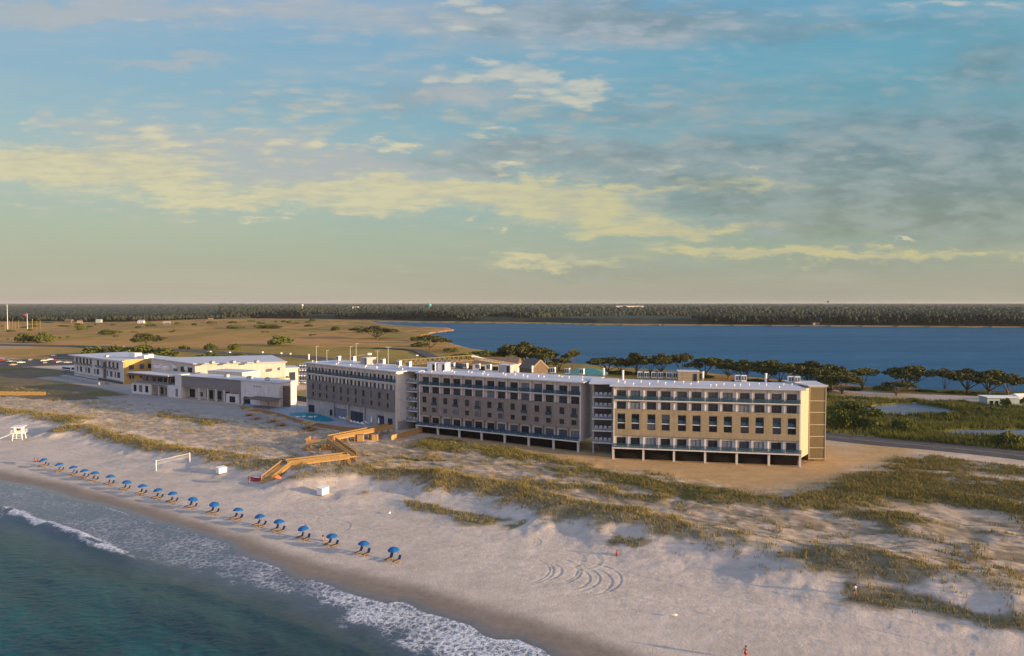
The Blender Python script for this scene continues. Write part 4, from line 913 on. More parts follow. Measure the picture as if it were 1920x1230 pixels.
# closed parasols
def closed_parasol():
    t = thing('closed_parasol', 'x', 'parasol', group='closed white parasols on the pool terrace')
    MB().lathe([(.05, 0), (.05, 3.0)], 8).build('pole', M['metal'], t); MB().lathe([(.18, 1.0), (.30, 1.3), (.24, 2.2), (.08, 2.9), (.02, 3.05)], 10).build('canopy', M['paint'], t); MB().lathe([(.4, 0), (.4, .12)], 12).build('base', M['grey'], t)
    return t
pp = closed_parasol(); fst = True
for u, v, lab in ((696.5, 798, 'closed white parasol nearest the boardwalk, first from the left of the front row'), (710, 800, 'closed white parasol second from the left of the front row by the boardwalk'), (725, 796, 'closed white parasol at the right end of the front row by the boardwalk'),
                  (669, 780, 'closed white parasol beside the dark openings under the pool wing'), (658, 778, 'closed white parasol just behind the tan parasol'), (711, 789, 'closed white parasol between the two rows, close to the wing'), (721, 790, 'closed white parasol by the right corner of the pool wing'), (635, 773, 'closed white parasol farthest left, near the planting'), (556.5, 767, 'closed white parasol by the upper pool edge')):
    p = P(u, v, 3.27)
    if fst: pp.location = p; pp['label'] = lab; fst = False
    else: dup(pp, p, 0, lab)
tp = thing('tan_parasol', 'tan half-open parasol by the right end of the pool', 'parasol', P(653, 795, 3.27))
MB().lathe([(.06, 0), (.06, 3.1)], 8).build('pole', M['wood2'], tp); MB().lathe([(.95, 1.5), (.8, 2.2), (.35, 2.95), (.03, 3.2)], 10).build('canopy', M['tan'], tp)
def sunbed():
    t = thing('sun_lounger', 'x', 'sun lounger', group='loungers on the pool terrace')
    MB().box(-.35, -1, .28, .35, .4, .4).build('seat', M['paint'], t); MB().add([(-.35, .4, .3), (.35, .4, .3), (.35, .4, .4), (-.35, .4, .4), (-.35, 1.0, .85), (.35, 1.0, .85), (.35, .95, .95), (-.35, .95, .95)], [(0, 1, 5, 4), (2, 3, 7, 6), (4, 5, 6, 7), (0, 4, 7, 3), (1, 2, 6, 5)]).build('backrest', M['paint'], t)
    for x in (-.3, .3):
        for y in (-.9, .3): MB().box(x - .03, y - .03, 0, x + .03, y + .03, .279).build('leg', M['metal'], t)
    return t
sb = sunbed(); fst = True
for k, (u, v) in enumerate([(660, 793), (667, 794.5), (674, 796), (681, 797), (688, 795), (640, 786), (646, 787.5), (652, 789), (600, 774), (606, 775.5), (612, 777)]):
    p = P(u, v, 3.26); row = 'front row by the boardwalk' if k < 5 else ('row behind the tan parasol' if k < 8 else 'row at the upper pool edge'); j = k if k < 5 else (k - 5 if k < 8 else k - 8)
    lab = f'white sun lounger, {ORD[j]} from the left in the {row}'
    if fst: sb.location = p; sb.rotation_euler[2] = R(40); sb['label'] = lab; fst = False
    else: dup(sb, p, R(40 + 8 * (k % 3)), lab)
# timber daybeds on the sand below the terrace
def daybed():
    t = thing('timber_daybed', 'x', 'daybed', group='timber daybeds below the pool terrace')
    MB().box(-1.3, -1.0, .35, 1.3, 1.0, .55).build('deck', M['wood2'], t)
    for x in (-1.25, 1.25):
        for y in (-.95, .95): MB().box(x - .07, y - .07, -.4, x + .07, y + .07, 2.1).build('post', M['wood'], t)
    MB().prism([(-1.5, -1.2), (1.5, -1.2), (1.5, 1.2), (-1.5, 1.2)], [2.1, 2.3, 2.3, 2.1], [2.2, 2.4, 2.4, 2.2]).build('roof', M['wood'], t); return t
db = daybed(); fst = True
for k, (u, v) in enumerate([(467, 779), (481, 786), (510, 791), (527, 798), (575, 803), (585, 807)]):
    p = PG(u, v); lab = f'small sunlit timber daybed hut below the pool terrace, {ORD[k]} from the left'
    if fst: db.location = p; db.rotation_euler[2] = R(20); db['label'] = lab; fst = False
    else: dup(db, p, R(20 + 9 * k), lab)
# ------------------------------------------------------------------ boardwalk
bw_ = thing('boardwalk', 'zigzag timber boardwalk with picket railings leading down to the beach', 'boardwalk', tuple(PG(600, 835)))
O = Vector(bw_.location)
def run(p0, p1, z0, z1, w, rails=(1, 1), gap=.15, ph=1.1, post=2.4):
    p0 = Vector((p0[0], p0[1], z0)) - O; p1 = Vector((p1[0], p1[1], z1)) - O; d = (p1 - p0); L = d.length; dn = d.normalized(); a = Vector((-dn.y, dn.x, 0)).normalized()
    dm = MB(); dm.bar(p0 - Vector((0, 0, .08)), p1 - Vector((0, 0, .08)), w, .14)
    n = int(L / .28)
    for k in range(n): q = p0 + d * ((k + .5) / n); dm.bar(q - a * (w / 2 - .02), q + a * (w / 2 - .02), .22, .05)
    dm.build('deck', M['wood'], bw_)
    for sgn, on in zip((1, -1), rails):
        if not on: continue
        r = MB(); e = a * (sgn * w / 2)
        r.bar(p0 + e + Vector((0, 0, ph)), p1 + e + Vector((0, 0, ph)), .2, .07); r.bar(p0 + e + Vector((0, 0, .15)), p1 + e + Vector((0, 0, .15)), .06, .12)
        m = max(2, int(L / gap))
        for k in range(m + 1): q = p0 + e + d * (k / m); r.bar(q + Vector((0, 0, .1)), q + Vector((0, 0, ph - .03)), .09, .09)
        r.build('railing', M['wood'], bw_)
    m = max(1, int(L / post))
    for k in range(m + 1):
        for sgn in (1, -1):
            q = p0 + a * (sgn * (w / 2 - .1)) + d * (k / m); g = min(GZ(q.x + O.x, q.y + O.y) - .4 - O.z, q.z - .3); MB().box(q.x - .11, q.y - .11, g, q.x + .11, q.y + .11, q.z - .16).build('post', M['wood2'], bw_)
    return dn, a
zt = 4.5
pA = (-37.2, 212.4); pB = (-51.0, 193.5); pB2 = (-54.0, 190.0)
run(pA, pB, zt, zt, 2.4, (1, 1))
dm = MB().box(pB2[0] - 2.5 - O.x, pB2[1] - 2.0 - O.y, zt - .2 - O.z, pB2[0] + 5.6 - O.x, pB2[1] + 3.4 - O.y, zt - .03 - O.z).build('landing', M['wood'], bw_)
rl = MB()
for a, b in (((-2.5, -2.0), (-2.5, 3.4)), ((-2.5, -2.0), (1.6, -2.0))):
    rl.bar((pB2[0] + a[0] - O.x, pB2[1] + a[1] - O.y, zt + 1.05 - O.z), (pB2[0] + b[0] - O.x, pB2[1] + b[1] - O.y, zt + 1.05 - O.z), .16, .07)
    for k in range(22): x = a[0] + (b[0] - a[0]) * k / 21; y = a[1] + (b[1] - a[1]) * k / 21; rl.box(pB2[0] + x - .04 - O.x, pB2[1] + y - .04 - O.y, zt - O.z, pB2[0] + x + .04 - O.x, pB2[1] + y + .04 - O.y, zt + 1.02 - O.z)
rl.build('railing', M['wood'], bw_)
for dx, dy in ((-2.3, -1.8), (-2.3, 3.2), (1.5, -1.8), (1.5, 3.2)): MB().box(pB2[0] + dx - .12 - O.x, pB2[1] + dy - .12 - O.y, -.6, pB2[0] + dx + .12 - O.x, pB2[1] + dy + .12 - O.y, zt - .21 - O.z).build('post', M['wood2'], bw_)
pC0 = (-50.0, 190.5); pC = (-40.4, 174.0); zc = 4.0
run(pC0, pC, zt, zc, 2.3, (1, 1))
pD0 = (-41.2, 173.4); pD = (-54.6, 166.6); zd = 3.7
run(pD0, pD, zc, zd, 2.4, (1, 1))
pE = PG(500, 903); run(pD, (pE.x, pE.y), zd - .05, pE.z + .25, 2.6, (1, 1), gap=.3, post=2.0)
MB().box(pE.x - 1.6 - O.x, pE.y - 1.3 - O.y, pE.z - .3 - O.z, pE.x + 1.2 - O.x, pE.y + .7 - O.y, pE.z + .12 - O.z).build('bottom_pad', M['wood'], bw_)
# sunlit timber skirt walls beside the upper run
for k, (u0, u1, v, hh_, lab) in enumerate([(670, 681, 829.5, 2.1, 'left of the two square sunlit timber piers under the upper boardwalk'), (697, 708, 827.5, 1.9, 'right of the two square sunlit timber piers under the upper boardwalk')]):
    a = P(u0, v, 2.6); b = P(u1, v, 2.6); t = thing('timber_pier', lab, 'timber pier', a); m = MB()
    for j in range(5): m.box((b.x - a.x) * j / 5 + .01, 0, -.6, (b.x - a.x) * (j + 1) / 5 - .01, 1.1, hh_)
    m.build('boards', M['wood'], t); MB().box(-.1, -.1, hh_ + .003, b.x - a.x + .1, 1.2, hh_ + .12).build('cap', M['wood2'], t)
a = P(734, 826, 2.8); b = P(804, 808, 3.0); t = thing('timber_ramp_wall', 'long sunlit timber ramp wall sloping up towards the middle wing', 'ramp wall', a)
d = Vector((b.x - a.x, b.y - a.y, 0)); n = 26; m = MB(); aa = Vector((-d.y, d.x, 0)).normalized() * .3
for j in range(n): q = d * (j / n); q2 = d * ((j + .93) / n); m.prism([(q.x, q.y), (q2.x, q2.y), (q2.x + aa.x, q2.y + aa.y), (q.x + aa.x, q.y + aa.y)], -.6, 1.35 + .5 * j / n)
m.build('boards', M['wood'], t); MB().bar((0, 0, 1.46), (d.x, d.y, 1.96), .6, .12).build('cap_rail', M['wood'], t)
# fence at the far left
a = PG(-40, 742); b = PG(84, 741); a.z = b.z = min(a.z, b.z); t = thing('slatted_timber_fence', 'sunlit slatted timber fence at the left edge below the dark scrub', 'fence', a); d = b - a; m = MB(); pm_ = MB(); n = 46
for j in range(n): q = d * (j / (n - 1)); m.box(q.x - .3, q.y - .05, .1, q.x + .3, q.y + .05, 2.0 + .1 * math.sin(j * 1.7))
m.build('slats', M['wood'], t); rl = MB().bar((0, .1, .5), (d.x, d.y + .1, .5), .08, .15).bar((0, .1, 1.6), (d.x, d.y + .1, 1.6), .08, .15).build('rail', M['wood2'], t)
for j in range(0, 9): q = d * (j / 8); MB().box(q.x - .1, q.y + .15, -.6, q.x + .1, q.y + .35, 2.1).build('post', M['wood2'], t)
# ------------------------------------------------------------------ beach umbrellas and loungers
def umbrella_proto():
    t = thing('beach_umbrella', 'x', 'beach umbrella', group='blue umbrellas along the waterline')
    MB().lathe([(.025, -.4), (.025, 2.25)], 8).build('pole', M['wood2'], t)
    mb = MB(); n = 32; rings = [(.03, 2.26), (.35, 2.20), (.75, 2.03), (1.08, 1.78), (1.12, 1.60), (1.10, 1.60), (1.05, 1.76), (.7, 2.0), (.03, 2.22)]
    vs = []
    for r, z in rings:
        for k in range(n):
            a = 2 * math.pi * k / n; sc = 1 - .045 * (1 - abs(math.cos(4 * a))) * (r > .5); vs.append((r * sc * math.cos(a), r * sc * math.sin(a), z - .04 * (1 - abs(math.cos(4 * a))) * (r > .9)))
    fs = [(i * n + k, i * n + (k + 1) % n, (i + 1) * n + (k + 1) % n, (i + 1) * n + k) for i in range(len(rings) - 1) for k in range(n)]
    mb.add(vs, fs); mb.build('canopy', M['blue'], t); MB().lathe([(.04, 2.26), (.03, 2.36)], 8).build('finial', M['wood2'], t)
    return t
def lounger_proto():
    t = thing('beach_lounger', 'x', 'lounger', group='wooden loungers under the blue umbrellas')
    f = MB()
    for x in (-.30, .30): f.bar((x, -1.05, .30), (x, .45, .30), .06, .07)
    for y in (-1.0, -.6, -.2, .2): f.box(-.30, y - .03, .26, .30, y + .03, .30)
    f.build('frame', M['wood2'], t)
    for x in (-.28, .28):
        for y in (-.95, .38): MB().box(x - .03, y - .03, -.05, x + .03, y + .03, .262).build('leg', M['wood'], t)
    MB().box(-.29, -1.03, .30, .29, .40, .37).build('seat_slats', M['bark'], t)
    b = MB(); b.add([(-.3, .42, .34), (.3, .42, .34), (.3, .52, .34), (-.3, .52, .34), (-.3, .80, 1.05), (.3, .80, 1.05), (.3, .90, 1.0), (-.3, .90, 1.0)], [(0, 1, 5, 4), (2, 3, 7, 6), (4, 5, 6, 7), (0, 4, 7, 3), (1, 2, 6, 5), (0, 3, 2, 1)])
    b.build('backrest', M['bluec'], t); return t
UM = [(85, 861), (112, 869), (138, 875), (159, 881), (177, 886), (206, 893), (236, 902), (267, 910), (297, 918), (324, 925), (360, 934), (401, 944), (445, 955), (488, 967), (523, 976), (570, 990), (622, 1002), (681, 1017), (738, 1029)]
up, lp_ = umbrella_proto(), lounger_proto(); UW = []
seaward = math.atan2(DX, -DY) - math.pi / 2    # facing angle of the coast normal
nU = len(UM)
for k, (u, v) in enumerate(UM):
    p = P(u, v, 3.0); z = GZ(p.x, p.y); p = P(u, v, z + 1.9); z = GZ(p.x, p.y); base = Vector((p.x, p.y, z)); UW.append(base)
    j = nU - 1 - k
    lab = 'blue beach umbrella tilted towards the right, at the far end of the row' if k == 0 else ('blue beach umbrella nearest the camera, last on the right of the row' if j == 0 else f'blue beach umbrella, {ORD[j]} from the right end of the row')
    if k == 0: o = up; up.location = base
    else: o = dup(up, base, random.uniform(0, 1))
    o['label'] = lab; o.rotation_euler = (R(random.uniform(-8, 8)), R(random.uniform(-8, 8)), random.uniform(0, 1)); o.scale = (.88, .88, random.uniform(.86, 1.0))
    if k == 0: o.rotation_euler = (R(6), R(-17), 0)
    for sgn in (-1, 1):
        q = base + Vector((DX, DY, 0)) * (.85 * sgn + .25) - Vector((NX, NY, 0)) * .35; q.z = GZ(q.x, q.y) + .03; side_ = 'left' if sgn < 0 else 'right'
        ll = f'wooden lounger with navy cushion on the {side_} under the umbrella ' + ('at the far tilted end' if k == 0 else ('nearest the camera' if j == 0 else f'{ORD[j]} from the right'))
        rz = math.atan2(NY, NX) - math.pi / 2 + random.uniform(-.12, .12)
        if k == 0 and sgn < 0: lp_.location = q; lp_.rotation_euler[2] = rz; lp_['label'] = ll
        else: dup(lp_, q, rz, ll, None, random.uniform(.84, .92))
dup(up, PG(516, 908, 0), .3, 'orange beach umbrella standing at the foot of the boardwalk stairs', 'orange umbrella')
ou = [o for o in C.objects if o.get('label', '').startswith('orange beach umbrella')][0]; del ou['group']
for ch in ou.children:
    if ch.name.startswith('canopy'): ch.data = ch.data.copy(); ch.data.materials[0] = M['orange']
ou.rotation_euler = (R(-12), R(10), 0); ou.scale = (.92,) * 3
# lifeguard stand
lg = thing('lifeguard_stand', 'white wooden lifeguard stand with long ramp on the left of the beach', 'lifeguard stand', PG(36, 824), R(12)); lg.scale = (.86,) * 3
for x in (-1.3, 1.3):
    for y in (-1.2, 1.2): MB().bar((x * 1.25, y * 1.2, -.3), (x, y, 2.3), .22).build('leg', M['paint'], lg)
MB().box(-1.9, -1.7, 2.3, 1.9, 1.7, 2.5).build('platform', M['paint'], lg)
cb = MB().box(-1.2, -.9, 2.503, -.95, 1.2, 4.5).box(.95, -.9, 2.503, 1.2, 1.2, 4.5).box(-.948, 1.0, 2.503, .948, 1.2, 4.5).box(-.948, -.9, 2.503, .948, -.7, 3.3).box(-.948, -.9, 4.1, .948, -.7, 4.5); cb.build('cabin', M['paint'], lg)
MB().prism([(-1.9, -1.6), (1.9, -1.6), (1.9, 1.6), (-1.9, 1.6)], [4.5, 4.5, 4.75, 4.75], [4.65, 4.65, 4.9, 4.9]).build('roof', M['paint'], lg)
rl = MB()
for a, b in (((-1.9, -1.65), (1.9, -1.65)), ((-1.85, -1.6), (-1.85, 1.6)), ((1.85, -1.6), (1.85, 1.6))): rl.bar((*a, 3.4), (*b, 3.4), .1); rl.bar((*a, 2.95), (*b, 2.95), .08)
for x in (-1.85, 1.85):
    for y in (-1.6, 1.6): rl.box(x - .05, y - .05, 2.5, x + .05, y + .05, 3.4)
rl.build('railing', M['paint'], lg)
for z in (.7, 1.5): MB().bar((-1.5, -1.4, z), (1.5, -1.4, z), .12).build('brace', M['paint'], lg)
MB().bar((-1.9, 0, 2.38), (-7.4, -2.2, .0), 1.0, .14).build('ramp', M['paint'], lg)
# volleyball net
a, b = PG(293, 883), PG(356, 868); vn = thing('volleyball_net', 'white volleyball net between two thick pale posts on the beach', 'volleyball net', a); d = b - a
for q in (Vector((0, 0, 0)), d): MB().lathe([(.11, -.3), (.11, 2.6), (.05, 2.7)], 10, q.x, q.y).build('post', M['paint'], vn).location.z = q.z
nt = MB(); nt.bar((0, 0, 2.5), (d.x, d.y, 2.5 + d.z), .04, .08); nt.bar((0, 0, 1.6), (d.x, d.y, 1.6 + d.z), .02, .03)
for k in range(41): q = d * (k / 40); nt.bar((q.x, q.y, q.z + 1.6), (q.x, q.y, q.z + 2.5), .015)
for z in (1.8, 2.0, 2.2, 2.35): nt.bar((0, 0, z), (d.x, d.y, z + d.z), .015)
nt.build('net', M['metal'], vn)
# white storage boxes
def storage(u, v, w, d_, h, label, rz):
    t = thing('storage_box', label, 'storage box', PG(u, v, -.03), rz); MB().box(-w / 2, -d_ / 2, .12, w / 2, d_ / 2, h).build('body', M['paint'], t)
    MB().prism([(-w / 2 - .06, -d_ / 2 - .08), (w / 2 + .06, -d_ / 2 - .08), (w / 2 + .06, d_ / 2 + .06), (-w / 2 - .06, d_ / 2 + .06)], [h + .003] * 4, [h + .08, h + .08, h + .2, h + .2]).build('lid', M['paint'], t)
    for x in (-w / 2 + .2, w / 2 - .35): MB().box(x, -d_ / 2 + .02, 0, x + .15, d_ / 2 - .02, .118).build('skid', M['wood2'], t)
    return t
storage(605.5, 927, 2.1, 1.5, 1.5, 'white storage box alone on the sand right of the boardwalk stairs', R(62))
storage(415, 888, 2.0, 1.6, 1.4, 'white storage box standing between the volleyball net and the stairs', R(50))
# red kayaks and rescue board near the stairs
def kayak(u, v, label, rz, m, L=3.4):
    t = thing('kayak', label, 'kayak', PG(u, v, .05), rz, 'boats by the stairs'); n = 12; mb = MB(); vs = []; 
    for i in range(11):
        x = -L / 2 + L * i / 10; w = .42 * math.sqrt(max(.004, 1 - (2 * x / L) ** 2)); z0 = .12 * (2 * x / L) ** 2
        for k in range(n): a = 2 * math.pi * k / n; vs.append((x, w * math.cos(a), z0 + .24 + .24 * math.sin(a) * (.55 if math.sin(a) > 0 else 1)))
    fs = [(i * n + k, (i + 1) * n + k, (i + 1) * n + (k + 1) % n, i * n + (k + 1) % n) for i in range(10) for k in range(n)] + [tuple(range(n)), tuple(range(11 * n - 1, 10 * n - 1, -1))]
    mb.add(vs, fs).build('hull', M[m], t, smooth=True); MB().lathe([(.3, .36), (.32, .41), (.24, .41), (.22, .375)], 14, sx=1.5).build('cockpit_rim', M['frame'], t); MB().box(-.25, -.2, .28, .3, .2, .373).build('seat', M['frame'], t)
kayak(482, 890, 'red kayak lying left of the boardwalk stairs, nearest the steps', R(-18), 'red', 4.6); kayak(481, 887, 'red kayak behind the nearest one, left of the stairs', R(-10), 'red', 4.2); kayak(490, 884, 'white kayak on the sand behind the red kayaks', R(5), 'paint', 3.6)
# ------------------------------------------------------------------ people
def person(label, at, rz, pose='stand', top=None, bottom='bluec', hair='hair', big=False, sc=1.0, arm=0.15):
    t = thing('person', label, 'person', at, rz)
    if pose == 'stand': pv = .93; K = [(.10, -.05, .50), (.11, 0, .07)]; K2 = [(-.10, .06, .50), (-.12, .18, .08)]
    elif pose == 'sit': pv = .14; K = [(.13, -.42, .36), (.14, -.78, .07)]; K2 = [(-.13, -.40, .38), (-.15, -.76, .07)]
    V = [(0, 0, pv), (0, .01, pv + .22), (0, .0, pv + .42), (0, -.01, pv + .54), (0, -.02, pv + .62), (0, -.02, pv + .74)]; rad = [.15, .13, .16, .065, .075, .085]
    E = [(0, 1), (1, 2), (2, 3), (3, 4), (4, 5)]
    def ch(parent, pts, rr):
        p = parent
        for q, r in zip(pts, rr): V.append(q); rad.append(r); E.append((p, len(V) - 1)); p = len(V) - 1
        return p
    for k, kk in ((1, K), (-1, K2)):
        hip = (k * .09, 0, pv - .06); foot = kk[1]
        ch(0, [hip, kk[0], foot, (foot[0], foot[1] - .18, foot[2] - .04)], [.10, .062, .042, .035])
        sh = (k * .19, 0, pv + .46); el = (k * (.24 + arm), -.03 + (.0 if pose == 'stand' else .14), pv + .20); wr = (k * (.24 + arm * .9), -.14, pv - .02); 
        p = ch(2, [sh, el, wr, (wr[0], wr[1] - .03, wr[2] - .07)], [.06, .042, .03, .034])
        for f, (fx, fl) in enumerate(((-.03, .07), (-.01, .085), (.01, .08), (.03, .065))): ch(p, [(wr[0] + fx, wr[1] - .05, wr[2] - .10), (wr[0] + fx, wr[1] - .07, wr[2] - .08 - fl)], [.011, .009])
        ch(p, [(wr[0] - k * .05, wr[1] - .06, wr[2] - .07), (wr[0] - k * .055, wr[1] - .09, wr[2] - .1)], [.012, .010])
    me = bpy.data.meshes.new('body'); me.from_pydata(V, E, []); o = bpy.data.objects.new('body', me); C.objects.link(o); o.parent = t; me.materials.append(M['skin'])
    md = o.modifiers.new('skin', 'SKIN')
    if not me.skin_vertices: me.attributes  # layer is created by the modifier below
    bm = bmesh.new(); bm.from_mesh(me); ly = bm.verts.layers.skin.verify(); bm.verts.ensure_lookup_table()
    for i, v in enumerate(bm.verts): v[ly].radius = (rad[i], rad[i]); v[ly].use_root = (i == 0)
    bm.to_mesh(me); bm.free(); o.modifiers.new('sub', 'SUBSURF').render_levels = 1
    z = pv + .72
    hr = .17 if big else .112
    MB().lathe([(.02, z + hr * 1.25), (hr * .6, z + hr * 1.1), (hr, z + hr * .35), (hr * .98, z - .02), (hr * .8, z - .08)], 12, 0, .025).build('hair', M[hair], t, smooth=True)
    MB().lathe([(.135, pv - .17), (.19, pv - .15), (.18, pv + .08), (.15, pv + .09)], 14, 0, 0, 1.12, .92).build('shorts', M[bottom], t, smooth=True)
    if top: MB().lathe([(.15, pv + .09), (.155, pv + .2), (.19, pv + .42), (.12, pv + .52), (.075, pv + .53)], 14, 0, 0, 1.1, .85).build('shirt', M[top], t, smooth=True)
    t.scale = (sc,) * 3; return t
person('standing person in dark top and red trousers left of the boardwalk stairs', PG(467, 907), R(150), 'stand', 'dgrey', 'red')
person('person in pink shorts standing on the sand at the bottom right edge', PG(1398, 1238), R(-60), 'stand', None, 'red')
person('person with big dark hair sitting beside the third umbrella from the right', PG(606, 1014), R(100), 'sit', None, 'dgrey', big=True)
person('person sitting in red on the sand at the foot of the dune', PG(1157, 1042), R(190), 'sit', 'red', 'dgrey')
person('person in grey standing at the foot of the dune grass far right', PG(1603, 1118), R(200), 'stand', 'metal', 'dgrey')
person('person sitting on the sand farthest left beyond the umbrellas', PG(65, 866), R(170), 'sit', None, 'bluec')
person('person sitting just right of the farthest-left person on the sand', PG(72, 866), R(150), 'sit', 'dgrey', 'bluec')
person('person in dark clothes standing on the boardwalk landing', (-54.5, 190.0, zt - .03), R(30), 'stand', 'red', 'dgrey')
person('person in bright pink top walking on the middle boardwalk run', (-49.0, 188.9, zt - .04), R(60), 'stand', 'red', 'red')
person('person in a dark shirt bending by the white storage box near the net', PG(409, 886), R(90), 'stand', 'dgrey', 'dgrey')
person('person in white at the poolside corner where the upper boardwalk starts', P(683.5, 806, 3.3), R(90), 'stand', 'paint', 'paint')
person('person standing on the gold sand under the balcony tower', PG(1122, 846), R(0), 'stand', 'tan', 'wood2')
gl = MB().add([(-.22, 0, .16), (-.05, -.08, .12), (.16, -.06, .16), (.26, 0, .24), (.16, .06, .16), (-.05, .08, .12), (0, 0, .30), (-.3, 0, .22)], [(7, 0, 6), (0, 1, 6), (1, 2, 6), (2, 3, 6), (3, 4, 6), (4, 5, 6), (5, 0, 6), (0, 5, 4, 3, 2, 1)])
gt = thing('gull', 'x', 'bird', group='gulls resting on the sand'); b_ = gl.build('body', M['paint'], gt); b_.scale = (1.5,) * 3
MB().box(-.03, -.04, -.05, 0, -.02, .20).box(-.03, .02, -.05, 0, .04, .20).build('legs', M['orange'], gt); MB().add([(.3, -.03, .38), (.3, .03, .38), (.5, 0, .33), (.3, 0, .44)], [(0, 2, 1), (0, 3, 2), (1, 2, 3), (0, 1, 3)]).build('beak', M['orange'], gt)
fst = True
for u, v, l in ((1266, 1157, 'white gull resting alone on the open sand, lower right'), (731, 964, 'white gull on the sand left of the tyre tracks, below the dune')):
    if fst: gt.location = PG(u, v); gt['label'] = l; fst = False
    else: dup(gt, PG(u, v), 1.2, l)
# ------------------------------------------------------------------ vegetation
def cards(n, size, pos, rng, tint):
    """n small leaf clumps: randomly turned quads"""
    a = rng.normal(size=(n, 3)); a /= np.linalg.norm(a, axis=1)[:, None]; b = np.cross(a, rng.normal(size=(n, 3))); b /= np.linalg.norm(b, axis=1)[:, None]
    sz = size * rng.uniform(.6, 1.3, (n, 1)); a = a * sz; b = b * sz * .7
    v = np.stack([pos - a - b, pos + a - b * .6, pos + a * .8 + b, pos - a * .9 + b], 1).reshape(-1, 3); f = np.arange(4 * n).reshape(-1, 4)
    return v, f, np.repeat(tint, 4)
def oak(seed, nb=6):
    rng = np.random.default_rng(seed); ps = []; ts = []; lim = MB(); lim.tube([(0, 0, -.06), (.02, 0, .10), (.03, .02, .22)], [.05, .036, .03], 7); an0 = rng.uniform(0, 6.28)
    for k in range(nb):                                   # layered, wind-shaped pads of leaves at the ends of the limbs
        an = an0 + 6.28 * k / nb + rng.uniform(-.5, .5); r = rng.uniform(.12, .62) if k else .08; px, py = r * math.cos(an) * 1.05, r * math.sin(an); pz = .82 - .30 * r + rng.uniform(-.10, .08); PR = rng.uniform(.28, .42)
        lim.tube([(.02, .01, .15), (px * .35, py * .35, .34), (px * .8, py * .8, pz - .12), (px, py, pz)], [.028, .019, .010, .004], 5)
        for c in range(11):
            q = math.sqrt(rng.uniform(0, 1)) * PR; b = rng.uniform(0, 6.28); x, y, zc = px + q * math.cos(b), py + q * math.sin(b), pz + .13 * (1 - (q / PR) ** 2) + rng.uniform(-.07, .05); R0 = rng.uniform(.08, .19); n = int(70 * (R0 / .15) ** 2); tn = rng.uniform(0, 1)
            if math.hypot(x, y) > 1: continue
            if c % 4 == 0: lim.tube([(px, py, pz - .05), (x, y, zc)], [.005, .002], 4)
            d = rng.normal(size=(n, 3)); d /= np.linalg.norm(d, axis=1)[:, None]; d *= (rng.uniform(.3, 1, (n, 1))) ** .5
            ps.append(np.array([x, y, zc]) + d * np.array([R0, R0, R0 * .62])); ts.append(np.clip(tn * .6 + rng.uniform(0, .4, n), 0, 1))
    pos = np.concatenate(ps); v, f, tn = cards(len(pos), .032, pos, rng, np.concatenate(ts))
    cr = npmesh('crown', v, f, M['oak'], tint=tn); tk = lim.build('trunk', M['bark']); t = thing('oak_tree', 'x', 'tree'); cr.parent = t; tk.parent = t; return t
def bush(seed, nc=22):
    rng = np.random.default_rng(seed); ps = []; ts = []
    for c in range(nc):
        r = math.sqrt(rng.uniform(0, 1)) * .78; an = rng.uniform(0, 6.28); zc = .12 + .6 * (1 - r * r) * rng.uniform(.5, 1.1); R0 = rng.uniform(.18, .3); n = 75; d = rng.normal(size=(n, 3)); d /= np.linalg.norm(d, axis=1)[:, None]
        ps.append(np.array([r * math.cos(an), r * math.sin(an), zc]) + d * np.array([R0, R0, R0 * .8])); ts.append(np.clip(rng.uniform(0, .6) + rng.uniform(0, .4, n), 0, 1))
    pos = np.concatenate(ps); pos[:, 2] = np.maximum(pos[:, 2], .02); v, f, tn = cards(len(pos), .075, pos, rng, np.concatenate(ts))
    t = npmesh('shrub', v, f, M['bush'], tint=tn); t['category'] = 'shrub'; return t
OAKS = [oak(3, 7), oak(8, 6), oak(15, 4), oak(21, 8)]; OU = [False] * 4
def tree(k, uc, vb, wpx, vt, label, group='wind-shaped oaks along the lagoon beach', zb=1.6):
    wpx *= 1.3
    p = P(uc, vb, zb); Yd = p.y; wd = wpx * Yd / FPX / 2; hh_ = (vb - vt) * Yd / FPX; s_ = (wd / .86, wd / .86 * random.uniform(.8, 1.0), hh_ / .90)
    if not OU[k]: OU[k] = True; o = OAKS[k]; o.location = p; o.scale = s_
    else: o = dup(OAKS[k], p, random.uniform(0, 6.28) if wpx < 60 else random.choice([0, math.pi]), None, None, s_)
    o['label'] = label; o['group'] = group
